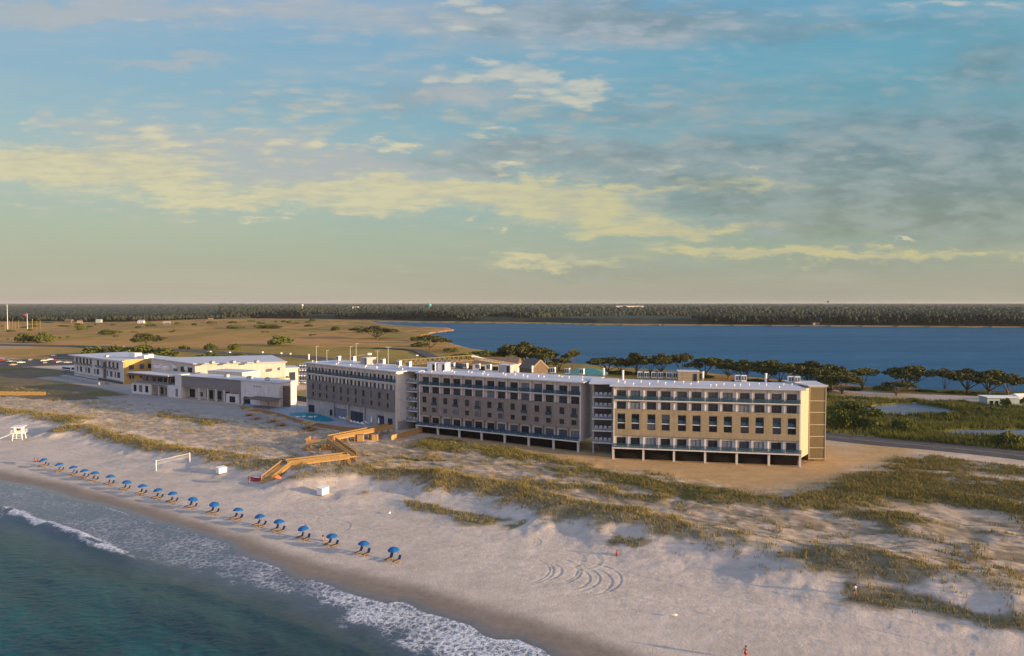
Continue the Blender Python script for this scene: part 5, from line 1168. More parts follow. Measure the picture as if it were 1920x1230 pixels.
T = [(0, 1702, 730, 92, 692, 'broad flat-topped oak, largest on the lagoon beach right of the hotel'), (1, 1680, 743, 62, 716, 'round green oak on the sand in front of the broad flat-topped one'),
     (2, 1770, 737, 34, 696, 'thin small-crowned tree alone between two clumps at the water edge'), (3, 1812, 738, 70, 698, 'oak with sparse left crown beginning the far right clump'), (0, 1853, 740, 84, 700, 'dense middle oak of the far right clump by the water'), (1, 1890, 742, 58, 706, 'rightmost oak of the far right clump by the water'),
     (2, 1618, 730, 72, 695, 'oak leaning towards the water right of the dense clump behind the stair tower'), (3, 1520, 730, 90, 685, 'tall dark oak partly hidden behind the stair tower'), (0, 1560, 733, 70, 690, 'dark oak at the right of the dense clump behind the stair tower'), (1, 1578, 741, 70, 705, 'bright green oak in front of the dense clump beside the stair tower'), (2, 1478, 722, 46, 686, 'small oak with lone twig top behind the right end of the roof'),
     (3, 1395, 716, 60, 681, 'low dark oak above the middle of the tan wing roof'), (0, 1438, 718, 66, 681, 'low dark oak above the tan wing roof, right of its twin'), (1, 1324, 708, 62, 672, 'flat oak above the tan bulkhead roofline'), (2, 1279, 704, 46, 668, 'upright oak second right of the gap above the tan wing'), (3, 1240, 704, 48, 669, 'rounded oak above the left part of the tan wing'),
     (0, 1194, 702, 42, 667, 'upright oak above the dark balcony tower'), (1, 1140, 700, 72, 673, 'low spreading oak above the right end of the middle wing'), (2, 1075, 694, 32, 660, 'lone small umbrella-shaped tree in front of the water'), (3, 985, 692, 72, 649, 'large dark oak behind the gabled house'), (0, 1022, 694, 52, 658, 'sunlit oak right of the gabled house'), (1, 1048, 697, 40, 672, 'small golden oak between the house and the teal pavilion'),
     (2, 806, 657, 56, 632, 'dark round tree at the bend of the lagoon shore'), (3, 706, 636, 70, 615, 'spreading oak on the grass spit by the lagoon tip'), (0, 275, 655, 52, 629, 'bright green oak on the meadow behind the three-storey block')]
T += [(3, 1365, 711, 58, 679, 'dark oak filling the gap right of the tan bulkhead'), (1, 1462, 722, 52, 685, 'dark oak just left of the roof end units'), (0, 1543, 737, 62, 697, 'low oak between the tall one and the bright green one by the stair tower'), (2, 1222, 704, 44, 672, 'slim oak left of the rounded one above the tan wing'), (1, 962, 690, 56, 655, 'dark oak left of the gabled house'), (3, 1163, 701, 40, 676, 'small oak between the spreading and the upright one behind the balcony tower')]
for q in T: tree(*q)
BU = [bush(31), bush(37), bush(41)]; BUU = [False] * 3
def shrub(k, uc, vb, wpx, vt, label, group, zb=2.0):
    p = P(uc, vb, zb); wd = wpx * p.y / FPX / 2; hh_ = max(.6, (vb - vt) * p.y / FPX); s_ = (wd, wd * .8, hh_)
    if not BUU[k]: BUU[k] = True; o = BU[k]; o.location = p; o.scale = s_
    else: o = inst(BU[k], None, p, random.uniform(0, 6.28), s_)
    o['label'] = label; o['group'] = group; o['category'] = 'shrub'
SH = [(0, 45, 642, 40, 622, 'left of the two big green thickets at the left edge'), (1, 82, 643, 44, 620, 'right and larger of the two green thickets at the left edge'), (2, 205, 627, 40, 617, 'low dark thicket alone on the brown meadow'), (0, 152, 619, 22, 612, 'small shrub on the brown meadow near the far poles'), (1, 528, 648, 56, 626, 'dark rounded thicket on the meadow left of the lagoon'),
      (2, 500, 616, 60, 607, 'long dark thicket far out on the meadow'), (0, 440, 616, 40, 609, 'far thicket left of the long dark one'), (1, 395, 656, 30, 642, 'round shrub behind the hall by the road, left one'), (2, 440, 656, 26, 643, 'round shrub behind the hall by the road, right one'), (0, 345, 655, 26, 646, 'low shrub left of the two round ones by the road'), (1, 543, 607, 14, 599, 'lone bush in the far green meadow'), (2, 630, 620, 24, 611, 'brown bush on the spit meadow'),
      (0, 180, 669, 70, 648, 'dark green thicket behind the left end of the three-storey block'), (1, 225, 670, 70, 644, 'bright thicket behind the middle of the three-storey block'), (2, 262, 671, 70, 644, 'bushy thicket behind the ochre end of the block'), (0, 305, 672, 74, 650, 'dark thicket left of the hall roof'), (1, 400, 676, 84, 660, 'low green hedge behind the hall roof, left piece'), (2, 450, 677, 80, 662, 'low green hedge behind the hall roof, right piece'),
      (0, 788, 650, 44, 640, 'shrub by the lagoon path bend'), (1, 870, 672, 60, 660, 'dark shrub belt above the crane, left piece'), (2, 905, 668, 60, 656, 'dark shrub belt above the crane, middle piece'), (0, 940, 668, 40, 658, 'dark shrub belt above the crane, right piece'), (1, 845, 660, 36, 650, 'yellow-green shrub on the lagoon bank'), (2, 780, 640, 30, 630, 'small shrub at the lagoon bend'),
      (0, 1890, 838, 62, 806, 'bright yellow-green bush by the right-hand pond'), (1, 1868, 834, 36, 812, 'dark bush left of the bright one by the right-hand pond'), (2, 1572, 805, 50, 760, 'tall green bush right beside the stair tower'), (0, 1600, 800, 50, 766, 'green bush second from the stair tower'), (1, 1630, 803, 50, 780, 'olive bush in the marsh by the road'), (2, 1590, 772, 60, 748, 'dark bush behind the stair tower'), (0, 1640, 783, 44, 764, 'dark bush at the left pond'), (1, 1769, 782, 26, 770, 'dark round bush between the two ponds'),
      (2, 1885, 762, 20, 744, 'small tree in front of the pale teal building'), (0, 1712, 752, 30, 745, 'low brown shrub on the lagoon sand'), (1, 1805, 755, 26, 749, 'low shrub left of the pale teal building'), (2, 1690, 806, 40, 783, 'yellow-green bush left of the right-hand pond')]
for q in SH: shrub(*q[:5], ('' if 'thicket' in q[5] or 'bush' in q[5] or 'shrub' in q[5] or 'hedge' in q[5] or 'tree' in q[5] else 'thicket, ') + q[5], 'shrubs and thickets')
for k, (u, v, w_, h_) in enumerate([(1478, 728, 60, 12), (1530, 735, 70, 14), (1600, 733, 40, 8), (1655, 733, 40, 7), (1735, 735, 40, 6), (1790, 738, 40, 6), (1835, 741, 50, 6), (1880, 744, 50, 6), (1410, 720, 80, 10), (1300, 708, 80, 9), (1220, 704, 70, 9), (1160, 702, 60, 8), (1100, 699, 50, 7)]):
    shrub(k % 3, u, v, w_, v - h_, f'low undergrowth thicket beneath the lagoon oaks, {ORD[k]} listed from the stair tower outwards', 'undergrowth below the oaks', 1.5)
for k in range(70):
    u = random.uniform(1560, 1990); v = random.uniform(757, 815)
    if abs(v - 800) < 9 or 804 < v < 826 and u > 1740: continue
    p = P(u, v, 1.7)
    if inpoly(np.array([p.x]), np.array([p.y]), POND1)[0] or inpoly(np.array([p.x]), np.array([p.y]), POND2)[0]: continue
    shrub(k % 3, u, v, random.uniform(10, 30), v - random.uniform(5, 15), 'low marsh shrub among the reeds between the road and the lagoon beach', 'marsh shrubs', 1.7)
for k in range(46):
    u = random.uniform(-20, 620); v = random.choice([random.uniform(602, 612), random.uniform(612, 640)])
    shrub(k % 3, u, v, random.uniform(6, 22), v - random.uniform(2, 6), 'small scattered shrub on the brown meadow left of the lagoon', 'meadow shrubs', 2.0)
def tufts(name, x, y, m, hmin, hmax, wid, nb, tint, seed):
    rng = np.random.default_rng(seed); n = len(x); z = hgt(x, y); V = []; T_ = []
    for k in range(nb):
        an = rng.uniform(0, 6.28, n); le = rng.uniform(hmin, hmax, n); lean = rng.uniform(.1, .75, n) * le; bx = x + rng.normal(0, .18, n); by = y + rng.normal(0, .18, n)
        px, py = -np.sin(an) * wid, np.cos(an) * wid
        V.append(np.stack([np.stack([bx - px, by - py, z - .05], 1), np.stack([bx + px, by + py, z - .05], 1), np.stack([bx + np.cos(an) * lean, by + np.sin(an) * lean, z + le], 1)], 1).reshape(-1, 3)); T_.append(np.repeat(np.clip(tint + rng.uniform(-.32, .32, n), 0, 1), 3))
    v = np.concatenate(V); return npmesh(name, v, np.arange(len(v)).reshape(-1, 3), m, 'stuff', tint=np.concatenate(T_))
n = 560000; s_ = RNG.uniform(104, 166, n); t_ = RNG.uniform(-420, 200, n); q_ = np.arange(n) > 430000; s_ = np.where(q_, RNG.uniform(160, 222, n), s_); t_ = np.where(q_, RNG.uniform(-30, 110, n), t_); x = NX * s_ + DX * t_; y = NY * s_ + DY * t_
k = (y > 60) & (np.abs(x / np.maximum(y, 1)) < .86); x, y, s_, t_ = x[k], y[k], s_[k], t_[k]
g, gr = gmask(x, y); cl = fbm(x / 2.2, y / 2.2, 3, 301); big_ = fbm(x / 9, y / 9, 3, 305)
pr_ = (.50 + .38 * sstep(140, 150, s_)) * sstep(.34, 1.0, g + .95 * (cl - .5)) + .5 * sstep(.54, .66, cl) * sstep(.42, .55, big_) * sstep(112, 120, s_) * (1 - sstep(148, 154, s_)) * (.35 + .65 * sstep(-190, -120, t_))
k = RNG.uniform(0, 1, len(x)) < pr_ * .75; x, y, gr, cl, g = x[k], y[k], gr[k], cl[k], g[k]
gk = (RNG.uniform(0, 1, len(x)) < gr * 1.2) & (g > .3)
o = tufts('dune_grass', x[~gk], y[~gk], M['duneg'], .2, .9, .040, 5, .5 + .8 * (cl[~gk] - .5), 51); tag(o, 'golden dune grass growing in ragged bands on the sand ridges', 'dune grass')
o = tufts('green_dune_grass', x[gk], y[gk], M['duneg2'], .22, .62, .045, 5, .5 + .8 * (cl[gk] - .5), 52); tag(o, 'greener low grass on the upper dune bank below the hotel', 'dune grass')
n = 90000; s_ = RNG.uniform(234, 340, n); t_ = RNG.uniform(-60, 190, n); x = NX * s_ + DX * t_; y = NY * s_ + DY * t_
c1 = fbm(x / 12, y / 12, 3, 311); k = (x / y > .40) & (x / y < .86) & ~inpoly(x, y, POND1) & ~inpoly(x, y, POND2) & ~inpoly(x, y, SAND2) & ~inpoly(x, y, LAG) & (RNG.uniform(0, 1, n) < sstep(.36, .58, c1) + .12)
x, y, c1 = x[k], y[k], c1[k]; o = tufts('marsh_reeds', x, y, M['reed'], .6, 1.9, .09, 4, .5 + 1.3 * (c1 - .5), 53); tag(o, 'green and yellow reeds filling the marsh between road and lagoon', 'reeds')
# far pine forest, one mass
FB = W([(-900, 606), (-400, 604), (0, 602.5), (200, 604), (300, 602), (350, 599.5), (480, 597), (690, 599), (780, 601.5), (900, 603.2), (1000, 604), (1120, 606.5), (1400, 608.5), (1700, 610.5), (1920, 612), (2500, 615), (3200, 619)], 2)
fa = np.array([p[0] / p[1] for p in FB]); fy = np.array([p[1] for p in FB])
rng = np.random.default_rng(77); n = 60000
a_ = rng.uniform(-1.05, 1.05, n); dpt = np.where(np.arange(n) < 24000, rng.uniform(0, 90, n), 60 + 14000 * rng.uniform(0, 1, n) ** 3.4); yb = np.interp(a_, fa, fy) + dpt + rng.normal(0, 6, n); xb = a_ * yb
clr = fbm(xb / 260, yb / 260, 3, 401); lft = (a_ < -.42) & (dpt < 900); k = np.where(lft, clr > .40, clr > .33) | (dpt > 2500); a_, dpt, yb, xb = a_[k], dpt[k], yb[k], xb[k]; n = len(xb)
rr = (2.6 + dpt / 260) * rng.uniform(.7, 1.4, n); rr = np.minimum(rr, 30); ht = rng.uniform(11, 20, n) * (1 - .35 * (a_ < -.42)) * (.8 + .5 * fbm(xb / 90, yb / 90, 2, 405)); ht = np.where(dpt > 3000, np.minimum(ht, 19), ht)
ph = (1 + 5 ** .5) / 2; ico = np.array([(-1, ph, 0), (1, ph, 0), (-1, -ph, 0), (1, -ph, 0), (0, -1, ph), (0, 1, ph), (0, -1, -ph), (0, 1, -ph), (ph, 0, -1), (ph, 0, 1), (-ph, 0, -1), (-ph, 0, 1)]); ico /= np.linalg.norm(ico[0])
icf = np.array([(0, 11, 5), (0, 5, 1), (0, 1, 7), (0, 7, 10), (0, 10, 11), (1, 5, 9), (5, 11, 4), (11, 10, 2), (10, 7, 6), (7, 1, 8), (3, 9, 4), (3, 4, 2), (3, 2, 6), (3, 6, 8), (3, 8, 9), (4, 9, 5), (2, 4, 11), (6, 2, 10), (8, 6, 7), (9, 8, 1)])
jit = 1 + .26 * rng.normal(size=(n, 12, 1)); v = ico[None] * jit * np.stack([rr, rr, np.minimum(ht * .36, rr * 1.5)], 1)[:, None, :] + np.stack([xb, yb, 2 + ht - np.minimum(ht * .36, rr * 1.5)], 1)[:, None, :]
ff = (icf[None] + 12 * np.arange(n)[:, None, None]).reshape(-1, 3); tn = np.repeat(np.clip(rng.uniform(0, .35, n) + .7 * (fbm(xb / 150, yb / 150, 3, 409) - .4), 0, 1), 12)
o = npmesh('pine_forest', v.reshape(-1, 3), ff, M['forest'], 'stuff', tint=tn, smooth=True); tag(o, 'far belt of dark pine forest beyond the lagoon and meadow', 'forest')

ca = np.linspace(-1.05, 1.05, 640); cd = np.concatenate([np.linspace(2, 14, 5), np.geomspace(18, 15000, 70)]); Dg, Ag = np.meshgrid(cd, ca, indexing='ij'); Dg = Dg + np.where(Ag < -.42, 90, 0); yb = np.interp(Ag, fa, fy) + Dg; xb = Ag * yb
zc = 2 + 9.5 * sstep(2, 12, Dg - np.where(Ag < -.42, 90, 0)) + 3.5 * (fbm(xb / 25, yb / 25, 3, 421) - .5); i = np.arange(len(cd) - 1)[:, None] * len(ca) + np.arange(len(ca) - 1)[None, :]; F = np.stack([i, i + 1, i + len(ca) + 1, i + len(ca)], -1).reshape(-1, 4)
o = npmesh('pine_understorey', np.stack([xb.ravel(), yb.ravel(), zc.ravel()], 1), F, M['forest'], 'stuff', tint=np.clip(.3 + .5 * (fbm(xb / 120, yb / 120, 3, 425).ravel() - .5), 0, 1), smooth=True); tag(o, 'dense lower canopy filling the far pine forest', 'forest')
# ------------------------------------------------------------------ vehicles
CARM = {}
def paintm(name, c):
    if name not in CARM: CARM[name] = mat('car_paint_' + name, c, .25, .05, 2, spec=.5)
    return CARM[name]
COLS = {'white': (.72, .72, .70), 'silver': (.40, .41, .42), 'black': (.02, .02, .022), 'dark red': (.28, .025, .03), 'blue': (.03, .07, .22), 'grey': (.16, .16, .17), 'beige': (.42, .36, .26)}
def car_proto():
    t = thing('parked_car', 'x', 'car')
    side_p = [(-2.2, .35), (2.2, .35), (2.25, .75), (1.2, .95), (.55, 1.0), (-2.0, 1.0), (-2.25, .85)]
    def ext(p, w0, w1=None):
        m = MB(); n = len(p); w1 = w1 or [w0] * n
        m.add([(x, -w, z) for (x, z), w in zip(p, w1)] + [(x, w, z) for (x, z), w in zip(p, w1)], [tuple(range(n)), tuple(range(2 * n - 1, n - 1, -1))] + [(i, i + n, (i + 1) % n + n, (i + 1) % n) for i in range(n)]); return m
    ext(side_p, .9).build('body', paintm('white', COLS['white']), t)
    ext([(-2.0, 1.003), (1.15, 1.003), (.45, 1.42), (-1.6, 1.42)], .85, [.86, .86, .68, .68]).build('windows', M['carglass'], t)
    ext([(-1.6, 1.423), (.45, 1.423), (.35, 1.49), (-1.5, 1.49)], .69).build('roof', paintm('white', COLS['white']), t)
    for x in (-1.4, 1.4):
        for y in (-.82, .82):
            m = MB(); m.tube([(x, y - .11, .34), (x, y + .11, .34)], .34, 12); m.build('wheel', M['tyre'], t)
    for y in (-.62, .62): MB().box(2.2, y - .18, .58, 2.27, y + .18, .72).build('headlight', M['paint'], t)
    return t
CAR = car_proto(); CARU = [False]
def car(at, rz, colr, label, group):
    if not CARU[0]: CARU[0] = True; o = CAR; o.location = at; o.rotation_euler[2] = rz
    else: o = dup(CAR, at, rz)
    o['label'] = label; o['group'] = group
    for ch in o.children if colr != 'white' else ():
        if ch.name.startswith(('body', 'roof')): ch.material_slots[0].link = 'OBJECT'; ch.material_slots[0].material = paintm(colr, COLS[colr])
def onlot(u, v, z=2.76):
    z = 2.76 if u > 400 else (2.31 if v < 673 else 3.07); return P(u, v, z)
for k, (u, v, c, l) in enumerate([(84, 677.5, 'white', 'left of the white trio'), (93, 675.5, 'white', 'rear of the white trio'), (103, 678, 'dark red', 'in front of the white trio'), (113, 680.5, 'white', 'nearest the three-storey block'), (18, 679, 'beige', 'left of the beige pair'), (28, 680, 'beige', 'right of the beige pair'), (40, 681, 'white', 'alone in the middle row'),
                                  (3, 677, 'dark red', 'at the left picture edge'), (57, 676, 'silver', 'alone in the back row'), (16, 674.8, 'grey', 'in the back row near the left edge'), (24, 685.5, 'beige', 'front row beside the scrub'), (85, 681.5, 'beige', 'lowest one below the white trio'), (127, 681, 'silver', 'half hidden by the block corner'), (99, 668, 'grey', 'on the smaller upper lot')]):
    car(onlot(u, v), R(35 + 40 * (k % 3)), c, f'{c} car on the left parking lot, {l}', 'cars on the left parking lot')
k = 0; rowname = ['nearest', 'second', 'third', 'fourth', 'fifth', 'sixth', 'farthest']
cc = ['white', 'dark red', 'silver', 'black', 'white', 'grey', 'dark red', 'white', 'blue', 'silver']
for r_, v in enumerate((719, 712.5, 706, 700.5, 695.5, 691, 687)):
    for j in range(5):
        u = 561 + 5.0 * j + .25 * v % 2; c = cc[(k * 7 + j * 3) % 10]; k += 1
        car(onlot(u, v), R(118 + random.uniform(-4, 4)), c, f'{c} car packed beside the pool wing, {rowname[r_]} row, {ORD[j]} from the left', 'cars parked beside the pool wing')
for u, v, c, l in ((303, 656.5, 'dark red', 'left of the hall'), (392, 660.5, 'white', 'behind the hall roof'), (428, 662, 'white', 'right of the white one behind the hall'), (780, 668, 'white', 'on the side road bend'), (1640, 829, 'grey', 'far right')):
    p = P(u, v, 2.42)
    if c == 'grey': continue
    i = min(range(len(RCS)), key=lambda q: (RCS[q] - p).length); d = RCS[min(i + 1, len(RCS) - 1)] - RCS[max(i - 1, 0)]
    car(p if v != 668 else P(u, v, 2.63), math.atan2(d.y, d.x), c, f'{c} car driving on the road {l}', 'cars on the road')
bs = thing('shuttle_bus', 'white shuttle bus with a blue stripe at the left corner of the three-storey block', 'bus', P(129, 697, 3.0), R(-32))
MB().prism([(-5.2, -1.25), (5.0, -1.25), (5.2, -1.0), (5.2, 1.0), (5.0, 1.25), (-5.2, 1.25)], .5, 3.1).build('body', M['paint'], bs)
MB().box(-5.0, -1.29, .75, 4.9, -1.253, 1.25).box(-5.0, 1.253, .75, 4.9, 1.29, 1.25).build('stripe', paintm('blue', COLS['blue']), bs); MB().box(-4.8, -1.28, 1.7, 4.6, -1.252, 2.6).box(-4.8, 1.252, 1.7, 4.6, 1.28, 2.6).box(5.203, -.95, 1.5, 5.22, .95, 2.7).build('windows', M['carglass'], bs)
for x in (-3.4, 3.4):
    for y in (-1.1, 1.1): MB().tube([(x, y - .14, .5), (x, y + .14, .5)], .5, 14).build('wheel', M['tyre'], bs)
# ------------------------------------------------------------------ crane behind the middle wing
cb0 = PY(770, 318, 2.2); cr = thing('lattice_crane', 'yellow lattice crane with its boom lowered flat behind the middle wing', 'crane', (cb0.x, cb0.y, 2.2))
def lc(u, v, Yd=318):
    k = Yd; p = P(u, v, 0); d = (p - Vector((0, 0, H))); w = Vector((0, 0, H)) + d * (Yd / d.y); return w - Vector(cr.location)
def lattice(p, q, w, n, rod=.16):
    m = MB(); d = q - p; dn = d.normalized(); a = dn.cross(Vector((0, 0, 1))).normalized() * w / 2; b = a.cross(dn).normalized() * w / 2
    cs = [a + b, a - b, -a - b, -a + b]
    for c in cs: m.bar(p + c, q + c, rod * 1.5)
    for i in range(n):
        p0 = p + d * (i / n); p1 = p + d * ((i + 1) / n); pm = p + d * ((i + .5) / n)
        for j in range(4): m.bar(p0 + cs[j], pm + cs[(j + 1) % 4], rod); m.bar(pm + cs[(j + 1) % 4], p1 + cs[j], rod)
    return m
lattice(lc(745, 680), lc(888, 670.5), 2.3, 16).build('boom', M['craneY'], cr); lattice(lc(889, 671.5), lc(970, 684.5), 1.0, 12).build('jib', M['craneY'], cr)
MB().bar(lc(884, 667), lc(918, 677), .5, 1.1).bar(lc(918, 677), lc(968, 683), .4, .7).build('jib_head', M['paint'], cr)
MB().bar((0, 0, 2.0), lc(745, 680), 1.6, 1.8).build('mast', M['craneY'], cr); MB().box(-4, -1.4, .7, 4.5, 1.4, 2.0).build('carrier', M['craneY'], cr); MB().box(1.2, -1.3, 2.01, 3.6, 1.3, 4.2).build('cab', M['craneY'], cr)
for x in (-3, -1, 1, 3):
    for y in (-1.3, 1.3): MB().tube([(x, y - .2, .55), (x, y + .2, .55)], .58, 12).build('wheel', M['tyre'], cr)
# telehandler arm / lift seen above the pool wing roof
lf = thing('boom_lift', 'slender pale boom lift raised behind the pool wing roof', 'boom lift', tuple(PY(664, 330, 2.2))); o0 = Vector(lf.location)
def lq(u, v, Yd=330): p = P(u, v, 0); d = (p - Vector((0, 0, H))); return Vector((0, 0, H)) + d * (Yd / d.y) - o0
MB().bar((0, 0, 1.2), lq(667, 667), .5).bar(lq(667, 667), lq(692, 664.5), .35).build('arm', M['metal'], lf); bx = lq(693, 664.5); MB().box(bx.x - .8, -.8 + bx.y, bx.z - .3, bx.x + .8, bx.y + .8, bx.z + .7).build('basket', M['paint'], lf); MB().box(-1.6, -1.1, .4, 1.6, 1.1, 1.5).build('chassis', M['metal'], lf)
for x in (-1.1, 1.1):
    for y in (-1, 1): MB().tube([(x, y - .15, .42), (x, y + .15, .42)], .45, 12).build('wheel', M['tyre'], lf)
# ------------------------------------------------------------------ poles
def lamp(u, vt, Yd, label, arm=0, group='slim lamp posts behind the pool wing', zb=2.3, r=.12):
    p = PY(u, Yd, zb); d = P(u, vt, 0) - Vector((0, 0, H)); zt_ = H + d.z * Yd / d.y; hh_ = zt_ - zb
    t = thing('lamp_post', label, 'lamp post', p, 0, group); MB().lathe([(r * 1.3, 0), (r, 1), (r * .7, hh_)], 8).build('pole', M['paint'], t); MB().box(-.1, -.15, hh_ - .05, 1.6 if arm >= 0 else .2, .15, hh_ + .12).build('lamp_head', M['paint'], t)
    if arm: MB().box(-1.6, -.15, hh_ - .06, -.11, .15, hh_ + .12).build('lamp_head', M['paint'], t)
for u, vt, l, a in ((593.5, 649, 'slim pale lamp post left above the pool wing roof', 0), (613, 657, 'short lamp post second from left above the pool wing roof', 0), (657, 650, 'bent-arm lamp post above the middle of the pool wing roof', 0), (668, 644, 'tallest slim lamp post above the pool wing roof', 0), (728, 651, 'slim lamp post above the right end of the pool wing roof', 1), (708, 658, 'short lamp post with small head above the pool wing roof', 1)): lamp(u, vt, 446, l, a)
mp = thing('monopole', 'tall pale monopole mast at the far left', 'mast', PY(14.5, 1066, 2)); MB().lathe([(.45, 0), (.38, 15), (.28, 36)], 10).build('pole', M['paint'], mp); MB().lathe([(.7, 34), (.75, 36), (.6, 38)], 10).build('antenna_ring', M['metal'], mp)
fp = thing('flagpole', 'flagpole with a large red flag at the far left', 'flagpole', PY(51.5, 1066, 2)); MB().lathe([(.45, 0), (.25, 24)], 8).build('pole', M['paint'], fp)
fl = MB(); nx = 8
fl.add([(-.2 - 6.0 * i / nx, .5 * math.sin(i * 1.1), z) for i in range(nx + 1) for z in (20.4, 23.4)], [(2 * i, 2 * i + 1, 2 * i + 3, 2 * i + 2) for i in range(nx)]); fl.build('flag', M['red'], fp)
yp = thing('yellow_pole', 'thin yellow pole right of the red flag', 'pole', PY(61, 1066, 2)); MB().lathe([(.4, 0), (.3, 15)], 8).build('pole', M['craneY'], yp); MB().box(-.6, -.6, 15.003, .6, .6, 15.5).build('cap', M['craneY'], yp)
first = True
for k, u in enumerate((10, 18, 24, 29, 35, 42, 69, 76)):
    lab = f'short bare timber piling at the far left, {ORD[k]} from the left'
    t = thing('piling', lab, 'piling', PY(u, 1050 + 10 * (k % 3), 2), 0, 'bare pilings at the far left'); MB().lathe([(.24, 0), (.2, 11 + 2 * (k % 3))], 8).build('pole', M['wood2'], t); MB().lathe([(.26, 11 + 2 * (k % 3)), (.14, 11.4 + 2 * (k % 3))], 8).build('cap', M['wood'], t)
for k, u in enumerate((162, 252, 276, 296, 317, 350, 362, 380, 395)):
    t = thing('utility_pole', f'distant utility pole along the far road, {ORD[k]} from the left', 'utility pole', PY(u, 1350 + 40 * (k % 3), 2), 0, 'distant utility poles'); MB().lathe([(.28, 0), (.2, 14)], 6).build('pole', M['bark'], t); MB().box(-1.6, -.12, 12.6, 1.6, .12, 12.9).build('crossarm', M['bark'], t)
# small road signs
for k, (u, v) in enumerate(((232, 650.5), (493, 661), (528, 663), (545, 664))):
    p = P(u, v + 4, 2.1); t = thing('road_sign', f'small white road sign by the coast road, {ORD[k]} from the left', 'road sign', p, R(20), 'white road signs'); MB().box(-.06, -.06, -.3, .06, .06, 1.8).build('post', M['metal'], t); MB().box(-.6, -.12, 1.4, .6, -.065, 2.5).build('panel', M['paint'], t)
# ------------------------------------------------------------------ buildings beyond
def gable(name, label, u, v, Yd, w, d, h, rh, wm, rm, rz=0, zb=2.0, win=True, group=None):
    p = PY(u, Yd, zb); t = thing(name, label, 'house', p, rz, group); MB().box(-w / 2, -d / 2, -.5, w / 2, d / 2, h).build('wall', M[wm], t)
    o = .5; m = MB().add([(-w / 2 - o, -d / 2 - o, h - .1), (w / 2 + o, -d / 2 - o, h - .1), (w / 2 + o, d / 2 + o, h - .1), (-w / 2 - o, d / 2 + o, h - .1), (-w / 2 - o, 0, h + rh), (w / 2 + o, 0, h + rh)], [(0, 1, 5, 4), (2, 3, 4, 5), (0, 4, 3), (1, 2, 5), (0, 3, 2, 1)]); m.build('roof', M[rm], t)
    if win:
        for k in range(3): MB().box(-w * .35 + k * w * .3, -d / 2 - .06, h * .35, -w * .35 + k * w * .3 + w * .13, -d / 2 - .01, h * .75).build('window', M['pane'], t)
    return t
t = gable('gabled_house', 'brown-roofed gabled house with sunlit gable among oaks above the middle wing', 1000, 690, 345, 13, 9, 8.5, 4.2, 'brown', 'brown', R(-62), 2)
MB().bar((6.9, -4.9, 8.5), (6.9, 0, 12.8), .5, .5).bar((6.9, 4.9, 8.5), (6.9, 0, 12.8), .5, .5).build('bargeboard', M['tan'], t)
gable('long_house', 'long low brown-roofed building behind the crane boom', 932, 684, 400, 26, 12, 6.0, 3.4, 'cream', 'brown', R(-12), 2)
pv_ = thing('teal_pavilion', 'pavilion with a low teal hip roof above the right end of the middle wing', 'pavilion', PY(1100, 300, 2.2), R(-10)); MB().add([(-9, -6, 10), (9, -6, 10), (9, 6, 10), (-9, 6, 10), (-3.5, 0, 12.4), (3.5, 0, 12.4)], [(0, 1, 5, 4), (1, 2, 5), (2, 3, 4, 5), (3, 0, 4), (0, 3, 2, 1)]).build('roof', M['teal'], pv_)
for x in (-8, 0, 8):
    for y in (-5, 5): MB().box(x - .25, y - .25, -.5, x + .25, y + .25, 9.99).build('post', M['wood2'], pv_)
MB().box(-6, -3.5, -.4, 6, 3.5, 6).build('wall', M['brown'], pv_)
rs = thing('restroom_building', 'small pale teal flat-roofed building on the lagoon sand at the far right', 'building', P(1851, 762, 1.4), R(-6)); 
MB().box(0, 0, -.4, 12.0, 6, 3.5).build('wall', M['tealw'], rs); MB().box(-.4, -.5, 3.503, 12.4, 6.4, 3.8).build('roof', M['paint'], rs); window(rs, 1.6, -.05, .0, 1.3, 2.3, 0, name='door'); window(rs, 3.6, -.05, 0, 1.2, 2.3, 0, name='door')
gable('beach_shed', 'tiny pale shed right of the teal building', 1912, 764, 290, 5, 4, 2.4, 1.0, 'cream', 'paint', R(10), 1.4, False)
dk_ = thing('pond_boardwalk', 'short pale footbridge standing in the left pond', 'footbridge', P(1650, 778, 1.3)); MB().box(-.9, 0, .5, .9, 12, .7).build('deck', M['tealw'], dk_); MB().box(-.95, 0, .703, -.85, 12, 1.6).box(.85, 0, .703, .95, 12, 1.6).build('railing', M['tealw'], dk_); MB().box(-.8, .1, -.8, -.6, .3, .498).box(.6, .1, -.8, .8, .3, .498).build('posts', M['tealw'], dk_)
def wtower(u, Yd, zc, r, m, label, pedestal=True):
    p = PY(u, Yd, 2); t = thing('water_tower', label, 'water tower', p, 0, 'distant water towers'); h = zc - 2
    MB().lathe([(r * .02, h + r * .8), (r * .55, h + r * .66), (r * .95, h + r * .2), (r, h - r * .1), (r * .7, h - r * .6), (r * .3, h - r * .85)], 20).build('tank', M[m], t, smooth=True)
    MB().lathe([(r * .35, 0), (r * .16, 4), (r * .16, h - r * .84)], 12).build('stem', M[m], t)
M['tealt'] = mat('teal_tank_paint', (.10, .33, .36), .5, .06, .1); M['darkt'] = mat('dark_tank_paint', (.06, .07, .09), .6, .06, .1)
wtower(805, 3300, 31, 11, 'tealt', 'teal water tower on the horizon above the lagoon tip'); wtower(567, 3600, 29, 6, 'paint', 'small white water tower on the horizon left of the teal one'); wtower(1552.5, 5200, 49, 9, 'darkt', 'dark water tower alone on the horizon at the right')
def box_b(u, v, Yd, w, h, m, label, z=2, rz=0):
    p = PY(u, Yd, z); t = thing('distant_building', label, 'building', p, rz); MB().box(-w / 2, 0, -1, w / 2, 22, h).build('wall', M[m], t); MB().box(-w / 2 - .6, -.6, h + .003, w / 2 + .6, 22.6, h + .7).build('roof', M['paint'], t)
